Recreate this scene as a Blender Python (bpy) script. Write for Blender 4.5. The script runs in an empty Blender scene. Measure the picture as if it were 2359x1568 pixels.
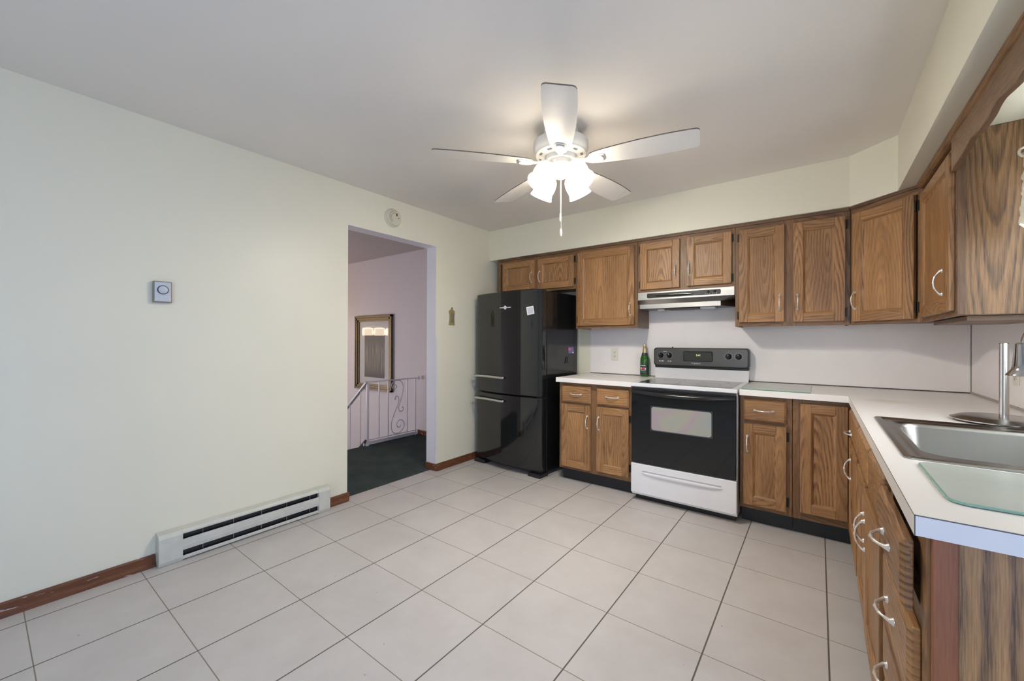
import bpy, bmesh, math, random
from mathutils import Vector, Matrix

random.seed(7)
scene = bpy.context.scene
COL = scene.collection
PI = math.pi

# ------------------------------------------------------------------ camera
W, H, FPX = 2359.0, 1568.0, 934.804
PITCH, ROLL, YAW = 0.001333, 0.003218, 0.646705
CAM = Vector((2.900, -3.758, 1.2338))
_c, _s = math.cos(YAW), math.sin(YAW)
R0, F0, U0 = Vector((_c, _s, 0)), Vector((-_s, _c, 0)), Vector((0, 0, 1))
Fv = F0 * math.cos(PITCH) + U0 * math.sin(PITCH)
Uv = U0 * math.cos(PITCH) - F0 * math.sin(PITCH)
Rv = R0 * math.cos(ROLL) + Uv * math.sin(ROLL)
Uv = -R0 * math.sin(ROLL) + Uv * math.cos(ROLL)
cd = bpy.data.cameras.new('camera')
cd.sensor_fit = 'HORIZONTAL'
cd.sensor_width = 36.0
cd.lens = FPX / W * 36.0
cd.clip_start = 0.05
cam = bpy.data.objects.new('camera', cd)
COL.objects.link(cam)
m = Matrix((Rv, Uv, -Fv)).transposed().to_4x4()
m.translation = CAM
cam.matrix_world = m
scene.camera = cam

# ------------------------------------------------------------------ view, world, lights
scene.view_settings.view_transform = 'Standard'
scene.view_settings.look = 'None'
scene.view_settings.gamma = 1.0
scene.view_settings.exposure = 0.0
try:
    scene.view_settings.use_curve_mapping = False
except Exception:
    pass
scene.cycles.max_bounces = 10
scene.cycles.diffuse_bounces = 6
scene.cycles.glossy_bounces = 5
scene.cycles.transmission_bounces = 8
scene.cycles.sample_clamp_indirect = 6.0
scene.cycles.use_denoising = True
scene.cycles.caustics_reflective = False
scene.cycles.caustics_refractive = False

world = bpy.data.worlds.new('sky')
scene.world = world
world.use_nodes = True
bg = world.node_tree.nodes['Background']
bg.inputs[0].default_value = (0.62, 0.75, 1.0, 1)
bg.inputs[1].default_value = 0.6

def area_light(name, loc, direction, sx, sy, watts, color, spread=PI):
    L = bpy.data.lights.new(name, 'AREA')
    L.shape = 'RECTANGLE'
    L.size, L.size_y = sx, sy
    L.energy = watts
    L.color = color
    L.spread = spread
    o = bpy.data.objects.new(name, L)
    o.location = loc
    o.rotation_euler = Vector(direction).to_track_quat('-Z', 'Z').to_euler()
    COL.objects.link(o)
    return o

# daylight: patio door on the right beside the camera, window behind the camera, window over the sink, and an added unseen window fill for the stair hall
area_light('daylight_patio_door', (3.785, -4.42, 0.62), (-1, 0, 0), 1.9, 1.15, 40, (0.08, 0.36, 1.0))
area_light('daylight_dining_window', (2.90, -5.62, 1.45), (0, 1, 0), 1.1, 1.15, 34, (0.80, 0.80, 0.80))
area_light('daylight_sink_window', (3.785, -1.85, 1.52), (-1, 0, 0), 0.86, 0.9, 17, (0.90, 0.97, 1.0))
area_light('added_stair_fill', (-4.42, -2.8, 0.6), (1, 0, 0), 1.0, 1.5, 84, (0.92, 0.88, 0.93))  # added fill light for the hall, set at an invented window

LAMP_STRENGTH = 44.0
BULB_STRENGTH = 790.0
HALL_LAMP_STRENGTH = 12.0

# ------------------------------------------------------------------ material helpers
def new_mat(name):
    mt = bpy.data.materials.new(name)
    mt.use_nodes = True
    nt = mt.node_tree
    return mt, nt, nt.nodes['Principled BSDF']

class NT:
    """small wrapper for building node graphs"""
    def __init__(s, nt):
        s.nt = nt
    def node(s, t, **kw):
        n = s.nt.nodes.new(t)
        for k, v in kw.items():
            setattr(n, k, v)
        return n
    def link(s, a, b):
        s.nt.links.new(a, b)
    def put(s, sock, v):
        if hasattr(v, 'is_output'):
            s.nt.links.new(v, sock)
        else:
            sock.default_value = v
    def math(s, op, a, b=0.0, c=None, clamp=False):
        n = s.node('ShaderNodeMath', operation=op)
        n.use_clamp = clamp
        s.put(n.inputs[0], a)
        s.put(n.inputs[1], b)
        if c is not None:
            s.put(n.inputs[2], c)
        return n.outputs[0]
    def xyz(s, x, y, z):
        n = s.node('ShaderNodeCombineXYZ')
        for i, v in enumerate((x, y, z)):
            s.put(n.inputs[i], v)
        return n.outputs[0]
    def sep(s, v):
        n = s.node('ShaderNodeSeparateXYZ')
        s.link(v, n.inputs[0])
        return n.outputs
    def noise(s, vec, scale, detail=2.0, rough=0.5, dist=0.0):
        n = s.node('ShaderNodeTexNoise')
        if vec is not None:
            s.link(vec, n.inputs['Vector'])
        n.inputs['Scale'].default_value = scale
        n.inputs['Detail'].default_value = detail
        n.inputs['Roughness'].default_value = rough
        n.inputs['Distortion'].default_value = dist
        return n.outputs[0]
    def mix(s, f, a, b):
        n = s.node('ShaderNodeMix', data_type='RGBA')
        s.put(n.inputs['Factor'], f)
        for k, v in ((6, a), (7, b)):
            if hasattr(v, 'is_output'):
                s.link(v, n.inputs[k])
            else:
                n.inputs[k].default_value = (v[0], v[1], v[2], 1)
        return n.outputs[2]
    def ramp(s, f, stops):
        n = s.node('ShaderNodeValToRGB')
        s.put(n.inputs[0], f)
        cr = n.color_ramp
        while len(cr.elements) > 1:
            cr.elements.remove(cr.elements[-1])
        cr.elements[0].position = stops[0][0]
        c = stops[0][1]
        cr.elements[0].color = (c[0], c[1], c[2], 1)
        for p, c in stops[1:]:
            e = cr.elements.new(p)
            e.color = (c[0], c[1], c[2], 1)
        return n.outputs[0]
    def maprange(s, v, a, b, c, d):
        n = s.node('ShaderNodeMapRange')
        s.put(n.inputs[0], v)
        for i, k in enumerate((a, b, c, d)):
            n.inputs[i + 1].default_value = k
        return n.outputs[0]
    def pos(s):
        return s.node('ShaderNodeNewGeometry').outputs['Position']
    def bump(s, h, strength, dist, bsdf):
        n = s.node('ShaderNodeBump')
        n.inputs['Strength'].default_value = strength
        n.inputs['Distance'].default_value = dist
        s.link(h, n.inputs['Height'])
        s.link(n.outputs[0], bsdf.inputs['Normal'])

def plain(name, col, rough=0.5, metal=0.0, noise=0.0, nscale=8.0, coat=0.0, spec=0.5, bump=0.0, bscale=60.0):
    mt, nt, b = new_mat(name)
    T = NT(nt)
    b.inputs['Roughness'].default_value = rough
    b.inputs['Metallic'].default_value = metal
    b.inputs['Coat Weight'].default_value = coat
    b.inputs['Specular IOR Level'].default_value = spec
    p = T.pos()
    if noise > 0:
        n = T.noise(p, nscale, 3.0)
        f = T.maprange(n, 0.3, 0.7, 0.0, 1.0)
        a = tuple(c * (1 - noise) for c in col)
        bb = tuple(min(1, c * (1 + noise)) for c in col)
        T.link(T.mix(f, a, bb), b.inputs['Base Color'])
    else:
        b.inputs['Base Color'].default_value = (*col, 1)
    if bump > 0:
        T.bump(T.noise(p, bscale, 2.0), bump, 0.002, b)
    return mt

def make_oak(name, light, mid, dark, freq=66.0, contrast=1.0, wobble=0.026, tilt_k=0.40, along=1.0):
    mt, nt, b = new_mat(name)
    T = NT(nt)
    at = T.node('ShaderNodeAttribute', attribute_name='grain')
    a, l, sd = T.sep(at.outputs['Vector'])
    def rnd(k):
        n = T.node('ShaderNodeTexWhiteNoise', noise_dimensions='1D')
        T.put(n.inputs['W'], T.math('MULTIPLY_ADD', sd, 13.7, k))
        return n.outputs['Value']
    r1, r2, r3, r4 = rnd(0.31), rnd(4.77), rnd(9.13), rnd(2.9)
    x = T.math('SUBTRACT', a, T.math('MULTIPLY', T.math('SUBTRACT', r1, 0.5), 0.16))
    tilt = T.math('MULTIPLY', T.math('SUBTRACT', r2, 0.5), tilt_k)
    y = T.math('ADD', T.math('MULTIPLY', l, tilt), T.math('MULTIPLY_ADD', r3, 0.05, 0.012))
    v1 = T.xyz(T.math('MULTIPLY', a, 3.0), T.math('MULTIPLY', l, 1.1), T.math('MULTIPLY', sd, 5.3))
    wob = T.math('MULTIPLY', T.math('SUBTRACT', T.noise(v1, 2.6 * along, 2.0, 0.5), 0.5), wobble)
    v1b = T.xyz(T.math('MULTIPLY', a, 40.0), T.math('MULTIPLY', l, 9.0), sd)
    wob2 = T.math('MULTIPLY', T.math('SUBTRACT', T.noise(v1b, 1.0, 2.0), 0.5), 0.0035)
    d = T.math('SQRT', T.math('ADD', T.math('MULTIPLY', x, x), T.math('MULTIPLY', y, y)))
    d = T.math('ADD', T.math('ADD', d, wob), wob2)
    ph = T.math('FRACT', T.math('MULTIPLY', d, freq))
    ringf = T.ramp(ph, [(0.0, (0.0,) * 3), (0.35, (0.12,) * 3), (0.72, (0.95,) * 3), (0.86, (0.85,) * 3), (1.0, (0.0,) * 3)])
    v2 = T.xyz(T.math('MULTIPLY', a, 420.0), T.math('MULTIPLY', l, 14.0), T.math('MULTIPLY', sd, 3.1))
    pores = T.noise(v2, 1.0, 2.0, 0.6)
    pf = T.maprange(pores, 0.42, 0.66, 0.0, 1.0)
    v3 = T.xyz(T.math('MULTIPLY', a, 14.0), T.math('MULTIPLY', l, 2.2), T.math('MULTIPLY', sd, 2.3))
    blotch = T.maprange(T.noise(v3, 1.0, 2.0), 0.35, 0.68, 0.0, 1.0)
    base = T.mix(blotch, light, mid)
    amt = T.math('MULTIPLY', T.math('MULTIPLY_ADD', pf, 0.40, 0.58), T.math('MULTIPLY', T.math('MULTIPLY_ADD', r4, 0.75, 0.2), contrast))
    c1 = T.mix(T.math('MULTIPLY', ringf, amt, clamp=True), base, dark)
    c2 = T.mix(T.math('MULTIPLY', pf, 0.22 * contrast), c1, dark)
    hsv = T.node('ShaderNodeHueSaturation')
    hsv.inputs['Saturation'].default_value = 1.0
    T.put(hsv.inputs['Value'], T.math('MULTIPLY_ADD', r2, 0.30, 0.86))
    T.link(c2, hsv.inputs['Color'])
    T.link(hsv.outputs[0], b.inputs['Base Color'])
    T.put(b.inputs['Roughness'], T.math('MULTIPLY_ADD', pf, 0.12, 0.36))
    b.inputs['Specular IOR Level'].default_value = 0.45
    T.bump(T.math('SUBTRACT', 1.0, pf), 0.12, 0.001, b)
    return mt

OAK = make_oak('oak_stained', (0.440, 0.235, 0.097), (0.330, 0.170, 0.068), (0.080, 0.036, 0.016), contrast=1.3)
OAK_FRAME = make_oak('oak_face_frame', (0.270, 0.142, 0.062), (0.200, 0.102, 0.044), (0.058, 0.027, 0.013), contrast=1.2)
OAK_VALANCE = make_oak('oak_valance', (0.225, 0.130, 0.072), (0.175, 0.100, 0.054), (0.070, 0.038, 0.022), contrast=0.9)
OAK_PANEL = make_oak('oak_end_panel', (0.330, 0.185, 0.085), (0.255, 0.140, 0.064), (0.062, 0.034, 0.018), freq=80.0, contrast=1.5, tilt_k=0.5, wobble=0.020)
OAK_NEAR = make_oak('oak_near_panel', (0.560, 0.300, 0.110), (0.440, 0.235, 0.085), (0.070, 0.036, 0.016), freq=27.0, contrast=1.6, tilt_k=0.42, wobble=0.060)
POST_OAK = make_oak('reddish_oak_strip', (0.330, 0.115, 0.040), (0.230, 0.080, 0.028), (0.090, 0.032, 0.014), freq=50)
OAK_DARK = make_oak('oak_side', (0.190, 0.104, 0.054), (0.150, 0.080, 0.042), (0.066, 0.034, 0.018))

# painted walls: very faint roller mottling
def paint(name, col, rough=0.55, amount=0.02):
    mt, nt, b = new_mat(name)
    T = NT(nt)
    p = T.pos()
    n1 = T.noise(p, 1.3, 3.0)
    f = T.maprange(n1, 0.3, 0.7, 0.0, 1.0)
    T.link(T.mix(f, tuple(c * (1 - amount) for c in col), tuple(min(1, c * (1 + amount)) for c in col)), b.inputs['Base Color'])
    b.inputs['Roughness'].default_value = rough
    b.inputs['Specular IOR Level'].default_value = 0.35
    T.bump(T.noise(p, 180.0, 2.0), 0.06, 0.001, b)
    return mt

WALL = paint('cream_wall_paint', (0.79, 0.765, 0.630), 0.40)
CEIL = paint('ceiling_paint', (0.81, 0.772, 0.715), 0.7)
HALL = paint('hall_lilac_paint', (0.66, 0.61, 0.615), 0.6)
JAMB = paint('jamb_white_paint', (0.74, 0.73, 0.76), 0.5)
SPLASH = plain('white_laminate_backsplash', (0.88, 0.84, 0.83), 0.38, noise=0.01)
def laminate():
    mt, nt, b = new_mat('white_laminate_counter')
    T = NT(nt)
    p = T.pos()
    x, y, z = T.sep(p)
    c = T.mix(T.maprange(T.noise(p, 3.0, 3.0), 0.3, 0.7, 0.0, 1.0), (0.86, 0.82, 0.785), (0.885, 0.85, 0.82))
    dx = T.math('DIVIDE', T.math('SUBTRACT', x, 3.20), 0.13)
    dy = T.math('DIVIDE', T.math('SUBTRACT', y, -0.78), 0.10)
    r = T.math('ADD', T.math('MULTIPLY', dx, dx), T.math('MULTIPLY', dy, dy))
    st = T.math('MULTIPLY', T.maprange(T.math('ADD', r, T.math('MULTIPLY', T.noise(p, 14.0, 3.0), 0.9)), 0.4, 1.4, 1.0, 0.0), 0.42)
    T.link(T.mix(st, c, (0.62, 0.46, 0.28)), b.inputs['Base Color'])
    b.inputs['Roughness'].default_value = 0.30
    return mt
LAM = laminate()
LAM_EDGE = plain('laminate_end_strip', (0.73, 0.70, 0.68), 0.35, noise=0.03, nscale=9.0)
SEAM = plain('dark_seam', (0.10, 0.085, 0.075), 0.6)

def floor_mat():
    mt, nt, b = new_mat('floor_tiles')
    T = NT(nt)
    x, y, z = T.sep(T.pos())
    def line(v, off, hw):
        f = T.math('FRACT', T.math('DIVIDE', T.math('SUBTRACT', v, off), 0.4))
        dd = T.math('MULTIPLY', T.math('MINIMUM', f, T.math('SUBTRACT', 1.0, f)), 0.4)
        return T.math('LESS_THAN', dd, hw)
    lx = line(x, 0.135 - 4.0, 0.0030)
    ly = line(y, -0.82 - 8.0, 0.0019)
    lm = T.math('MAXIMUM', lx, ly)
    ix = T.math('FLOOR', T.math('DIVIDE', T.math('SUBTRACT', x, 0.135 - 4.0), 0.4))
    iy = T.math('FLOOR', T.math('DIVIDE', T.math('SUBTRACT', y, -0.82 - 8.0), 0.4))
    wn = T.node('ShaderNodeTexWhiteNoise', noise_dimensions='2D')
    T.link(T.xyz(ix, iy, 0.0), wn.inputs['Vector'])
    p = T.pos()
    cl = T.maprange(T.noise(p, 4.5, 5.0, 0.62, 0.3), 0.32, 0.68, 0.0, 1.0)
    c = T.mix(cl, (0.520, 0.492, 0.478), (0.572, 0.545, 0.532))
    hsv = T.node('ShaderNodeHueSaturation')
    T.put(hsv.inputs['Value'], T.math('MULTIPLY_ADD', wn.outputs['Value'], 0.045, 0.975))
    T.link(c, hsv.inputs['Color'])
    sp = T.noise(p, 38.0, 1.0)
    spots = T.math('MULTIPLY', T.math('GREATER_THAN', sp, 0.805), 0.55)
    c2 = T.mix(spots, hsv.outputs[0], (0.22, 0.19, 0.16))
    gcol = T.mix(lx, (0.24, 0.205, 0.165), (0.115, 0.10, 0.085))
    T.link(T.mix(lm, c2, gcol), b.inputs['Base Color'])
    T.put(b.inputs['Roughness'], T.math('MULTIPLY_ADD', lm, 0.4, 0.36))
    b.inputs['Specular IOR Level'].default_value = 0.4
    T.bump(T.math('SUBTRACT', 1.0, lm), 0.5, 0.0012, b)
    return mt
TILE = floor_mat()

def carpet_mat():
    mt, nt, b = new_mat('green_carpet')
    T = NT(nt)
    p = T.pos()
    f = T.maprange(T.noise(p, 5.0, 4.0, 0.6), 0.3, 0.7, 0.0, 1.0)
    g = T.maprange(T.noise(p, 260.0, 2.0), 0.3, 0.7, 0.0, 1.0)
    c = T.mix(f, (0.050, 0.072, 0.070), (0.082, 0.104, 0.100))
    c = T.mix(T.math('MULTIPLY', g, 0.45), c, (0.030, 0.044, 0.043))
    T.link(c, b.inputs['Base Color'])
    b.inputs['Roughness'].default_value = 0.95
    b.inputs['Specular IOR Level'].default_value = 0.1
    T.bump(g, 0.7, 0.006, b)
    return mt
CARPET = carpet_mat()

def baseboard_mat():
    mt, nt, b = new_mat('red_brown_baseboard')
    T = NT(nt)
    p = T.pos()
    x, y, z = T.sep(p)
    v = T.xyz(T.math('MULTIPLY', x, 3.0), T.math('MULTIPLY', y, 3.0), T.math('MULTIPLY', z, 60.0))
    f = T.maprange(T.noise(v, 3.0, 3.0), 0.3, 0.7, 0.0, 1.0)
    c = T.mix(f, (0.105, 0.036, 0.015), (0.180, 0.066, 0.028))
    v2 = T.xyz(T.math('MULTIPLY', x, 5.0), T.math('MULTIPLY', y, 5.0), T.math('MULTIPLY', z, 45.0))
    sc = T.math('GREATER_THAN', T.noise(v2, 2.2, 2.0, 0.5, 0.8), 0.690)
    T.link(T.mix(T.math('MULTIPLY', sc, 0.75), c, (0.62, 0.55, 0.58)), b.inputs['Base Color'])
    b.inputs['Roughness'].default_value = 0.32
    return mt
BASEB = baseboard_mat()

def steel(name, col, rough, axis=0, strength=0.05):
    mt, nt, b = new_mat(name)
    T = NT(nt)
    p = T.pos()
    c = list(T.sep(p))
    sc = [90.0, 90.0, 90.0]
    sc[axis] = 2.0
    v = T.xyz(*[T.math('MULTIPLY', c[i], sc[i]) for i in range(3)])
    n = T.noise(v, 1.0, 2.0)
    T.link(T.mix(n, tuple(k * 0.96 for k in col), tuple(min(1, k * 1.04) for k in col)), b.inputs['Base Color'])
    T.put(b.inputs['Roughness'], T.maprange(n, 0.2, 0.8, rough - strength * .5, rough + strength * .5))
    b.inputs['Metallic'].default_value = 1.0
    return mt
STEEL = steel('brushed_stainless', (0.66, 0.65, 0.63), 0.30, 0)
SINK_STEEL = plain('sink_stainless', (0.34, 0.335, 0.32), 0.27, 1.0)
STAND_STEEL = plain('brushed_nickel_stand', (0.55, 0.54, 0.53), 0.27, 1.0)
PANEL_STEEL = steel('dark_stainless_panel', (0.15, 0.145, 0.14), 0.34, 0)
NICKEL = plain('satin_nickel', (0.82, 0.80, 0.77), 0.28, 0.7, noise=0.03)
CHROME = plain('chrome', (0.52, 0.53, 0.55), 0.10, 1.0)
FRIDGE_BLACK = plain('black_gloss_enamel', (0.010, 0.011, 0.011), 0.07, spec=0.62, coat=0.25, bump=0.0)
FRIDGE_SIDE = plain('black_side_enamel', (0.009, 0.009, 0.009), 0.14, spec=0.6, bump=0.03, bscale=400)
BLACK = plain('black_plastic', (0.014, 0.014, 0.015), 0.35, noise=0.1)
BLACK_GLOSS = plain('black_gloss_plastic', (0.012, 0.012, 0.014), 0.12)
TOEKICK = plain('black_vinyl_toe_kick', (0.012, 0.015, 0.019), 0.42, noise=0.12)
OVEN_GLASS = plain('black_oven_glass', (0.008, 0.009, 0.010), 0.05, spec=0.42)
COOK_GLASS = plain('dark_ceramic_cooktop', (0.030, 0.032, 0.034), 0.05, spec=0.7)
BURNER = plain('burner_ring_print', (0.16, 0.16, 0.165), 0.15)
ENAMEL = plain('white_enamel', (0.80, 0.80, 0.82), 0.16, noise=0.01)
HEATER = plain('beige_painted_metal', (0.60, 0.60, 0.54), 0.42, noise=0.06, nscale=14)
HEATER_DARK = plain('heater_inside', (0.006, 0.007, 0.012), 0.25)
FIN = plain('aluminium_fin', (0.5, 0.52, 0.58), 0.35, 0.9)
BRONZE = plain('antique_bronze_hinge', (0.030, 0.026, 0.020), 0.34, 0.6)
FAN_WHITE = plain('fan_white_paint', (0.74, 0.73, 0.70), 0.35, noise=0.02)
FAN_DUST = plain('dusty_blade_edge', (0.16, 0.14, 0.12), 0.8, noise=0.4, nscale=40)
FAN_SLOT = plain('dark_vent_slot', (0.16, 0.15, 0.14), 0.7)
PLASTIC_CREAM = plain('aged_cream_plastic', (0.66, 0.63, 0.50), 0.42, noise=0.03)
PLASTIC_WHITE = plain('white_plastic', (0.72, 0.71, 0.68), 0.4)
PLASTIC_GREY = plain('grey_face_plastic', (0.55, 0.59, 0.65), 0.35)
PLASTIC_TAUPE = plain('taupe_case_plastic', (0.26, 0.24, 0.20), 0.45)
IVORY = plain('ivory_plate', (0.74, 0.71, 0.62), 0.35)
SLOT = plain('dark_slot', (0.05, 0.045, 0.035), 0.6)
PAPER = plain('paper_note', (0.72, 0.75, 0.75), 0.6, noise=0.05, nscale=60)
PAPER_PRINT = plain('printed_text_grey', (0.52, 0.50, 0.56), 0.6, noise=0.2, nscale=200)
LOGO_WHITE = plain('silver_white_print', (0.75, 0.75, 0.80), 0.35)
LOGO_DARK = plain('dark_print', (0.03, 0.03, 0.05), 0.4)
BRASS = plain('pale_brass', (0.44, 0.36, 0.17), 0.5, 0.4, noise=0.15, nscale=60)
BRASS_GREY = plain('tarnished_brass', (0.27, 0.24, 0.16), 0.55, 0.3, noise=0.2, nscale=80)
GOLD = plain('gold_leaf_frame', (0.17, 0.125, 0.062), 0.42, 0.45, noise=0.15, nscale=30)
GOLD_DARK = plain('gold_frame_groove', (0.17, 0.11, 0.05), 0.45, 0.5)
MATBOARD = plain('picture_mat_board', (0.54, 0.52, 0.50), 0.5)
RAIL = plain('white_painted_iron', (0.66, 0.63, 0.64), 0.4)
RAIL_TOP = plain('grey_handrail_cap', (0.42, 0.40, 0.40), 0.35)
LACE = plain('ivory_lace', (0.72, 0.66, 0.56), 0.9, noise=0.05, nscale=60)
DOOR_WHITE = plain('white_vinyl_frame', (0.75, 0.76, 0.77), 0.4)
GUARD = plain('white_corner_guard', (0.78, 0.78, 0.80), 0.2)
BOTTLE_GOLD = plain('gold_foil', (0.62, 0.52, 0.28), 0.32, 0.7, noise=0.12, nscale=90)
LABEL_GREEN = plain('dark_green_label', (0.012, 0.040, 0.028), 0.45)
LABEL_RED = plain('red_apple_print', (0.50, 0.06, 0.07), 0.5, noise=0.3, nscale=300)
LABEL_WHITE = plain('white_print', (0.70, 0.70, 0.68), 0.5)
LABEL_TEAL = plain('teal_print', (0.05, 0.12, 0.11), 0.5)
MAG_RED = plain('pink_magnet_print', (0.55, 0.16, 0.20), 0.4)
MAG_BLUE = plain('violet_magnet_print', (0.13, 0.11, 0.30), 0.4)
FILTER = plain('hood_filter_mesh', (0.10, 0.095, 0.085), 0.5, 0.6, noise=0.3, nscale=250)
HOOD_UNDER = plain('hood_underside_grey', (0.20, 0.23, 0.24), 0.45, 0.5)
LENS = plain('hood_lamp_lens', (0.66, 0.67, 0.66), 0.25)
DUCT = plain('stair_white_stringer', (0.66, 0.63, 0.66), 0.5)

def iridescent():
    mt, nt, b = new_mat('oven_window_painted_sheen')
    T = NT(nt)
    p = T.pos()
    x, y, z = T.sep(p)
    v = T.xyz(T.math('MULTIPLY', x, 1.6), 0.0, T.math('MULTIPLY_ADD', z, 1.6, 0.37))
    n = T.noise(v, 2.4, 0.0, 0.4)
    c = T.ramp(n, [(0.20, (0.33, 0.37, 0.40)), (0.40, (0.38, 0.385, 0.34)), (0.50, (0.42, 0.345, 0.38)), (0.60, (0.41, 0.40, 0.33)), (0.72, (0.34, 0.39, 0.39)), (0.85, (0.38, 0.34, 0.42))])  # coating's rainbow sheen and pale reflection painted into the base colour
    T.link(c, b.inputs['Base Color'])
    b.inputs['Roughness'].default_value = 0.22
    b.inputs['Metallic'].default_value = 0.2
    return mt
OVEN_WINDOW = iridescent()

def art_print():
    mt, nt, b = new_mat('botanical_print')
    T = NT(nt)
    x, y, z = T.sep(T.pos())
    v = T.xyz(T.math('MULTIPLY', x, 26.0), 0.0, T.math('MULTIPLY', z, 2.2))
    st = T.maprange(T.noise(v, 1.0, 3.0, 0.6, 0.6), 0.40, 0.62, 0.0, 1.0)
    mask = T.maprange(T.math('ABSOLUTE', T.math('SUBTRACT', z, 0.98)), 0.10, 0.27, 1.0, 0.0)
    c = T.mix(T.math('MULTIPLY', st, mask), (0.125, 0.105, 0.085), (0.26, 0.235, 0.18))
    d = T.maprange(z, 0.70, 0.80, 0.0, 1.0)
    c = T.mix(d, (0.075, 0.058, 0.052), c)
    T.link(c, b.inputs['Base Color'])
    b.inputs['Roughness'].default_value = 0.6
    return mt
ART = art_print()

def glass(name, col, rough=0.0, ior=1.45):
    mt, nt, b = new_mat(name)
    b.inputs['Base Color'].default_value = (*col, 1)
    b.inputs['Transmission Weight'].default_value = 1.0
    b.inputs['Roughness'].default_value = rough
    b.inputs['IOR'].default_value = ior
    return mt
PICTURE_GLASS = None
BOTTLE_GREEN = glass('green_bottle_glass', (0.20, 0.62, 0.16), 0.02)
BOTTLE_GREEN.node_tree.nodes['Principled BSDF'].inputs['Transmission Weight'].default_value = 0.55
BOTTLE_GREEN.node_tree.nodes['Principled BSDF'].inputs['Base Color'].default_value = (0.06, 0.22, 0.04, 1)

def clear_pane(name, gloss=0.08):
    mt = bpy.data.materials.new(name)
    mt.use_nodes = True
    nt = mt.node_tree
    nt.nodes.clear()
    T = NT(nt)
    out = T.node('ShaderNodeOutputMaterial')
    tr = T.node('ShaderNodeBsdfTransparent')
    gl = T.node('ShaderNodeBsdfGlossy')
    gl.inputs['Roughness'].default_value = 0.01
    fr = T.node('ShaderNodeFresnel')
    fr.inputs['IOR'].default_value = 1.5
    mx = T.node('ShaderNodeMixShader')
    gb = T.node('ShaderNodeNewGeometry')
    T.link(T.math('MULTIPLY', fr.outputs[0], T.math('SUBTRACT', 1.0, gb.outputs['Backfacing'])), mx.inputs[0])
    T.link(tr.outputs[0], mx.inputs[1])
    T.link(gl.outputs[0], mx.inputs[2])
    T.link(mx.outputs[0], out.inputs[0])
    return mt
PANE = clear_pane('clear_picture_glass')

def frosted_board():
    mt, nt, b = new_mat('frosted_green_glass')
    T = NT(nt)
    f = T.maprange(T.noise(T.pos(), 9.0, 3.0), 0.3, 0.7, 0.0, 1.0)
    T.link(T.mix(f, (0.52, 0.57, 0.52), (0.58, 0.62, 0.57)), b.inputs['Base Color'])
    b.inputs['Roughness'].default_value = 0.24
    b.inputs['Transmission Weight'].default_value = 0.12
    return mt
GLASS_BOARD = frosted_board()
GLASS_EDGE = plain('green_glass_edge', (0.22, 0.40, 0.34), 0.12)

def emission(name, col, strength):
    mt, nt, b = new_mat(name)
    b.inputs['Base Color'].default_value = (0.8, 0.8, 0.78, 1)
    b.inputs['Roughness'].default_value = 0.3
    b.inputs['Emission Color'].default_value = (*col, 1)
    b.inputs['Emission Strength'].default_value = strength
    return mt
SHADE_GLOW = emission('lit_frosted_shade', (1.0, 0.86, 0.67), LAMP_STRENGTH)
_T = NT(SHADE_GLOW.node_tree)
_a = _T.node('ShaderNodeAttribute', attribute_name='grain')
_b = SHADE_GLOW.node_tree.nodes['Principled BSDF']
_g = _T.sep(_a.outputs['Vector'])
_T.put(_b.inputs['Emission Strength'], _T.math('MULTIPLY', _T.maprange(_g[0], 0.42, 0.95, LAMP_STRENGTH * 0.10, LAMP_STRENGTH), _T.math('MULTIPLY_ADD', _g[1], 0.9, 0.6)))
BULB_GLOW = emission('lit_bulb', (1.0, 0.96, 0.89), BULB_STRENGTH)
HALL_GLOW = emission('lit_hall_shade', (1.0, 0.80, 0.58), HALL_LAMP_STRENGTH)
CLOCK_GLOW = emission('clock_digits', (0.62, 0.85, 0.10), 1.2)

# ------------------------------------------------------------------ mesh building
class Fr:
    """a local frame: u along the front, w outward from it, z up"""
    def __init__(s, o=(0, 0, 0), U=(1, 0, 0), N=(0, -1, 0)):
        s.o, s.U, s.N = Vector(o), Vector(U).normalized(), Vector(N).normalized()
        s.Z = Vector((0, 0, 1))
    def P(s, u, w, z):
        return s.o + s.U * u + s.N * w + s.Z * z
    def rot(s):
        return Matrix((s.U, -s.N, s.Z)).transposed()
WORLD = Fr((0, 0, 0), (1, 0, 0), (0, 1, 0))

_seed = [0]
def nseed():
    _seed[0] += 1
    return _seed[0] * 0.731

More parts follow.
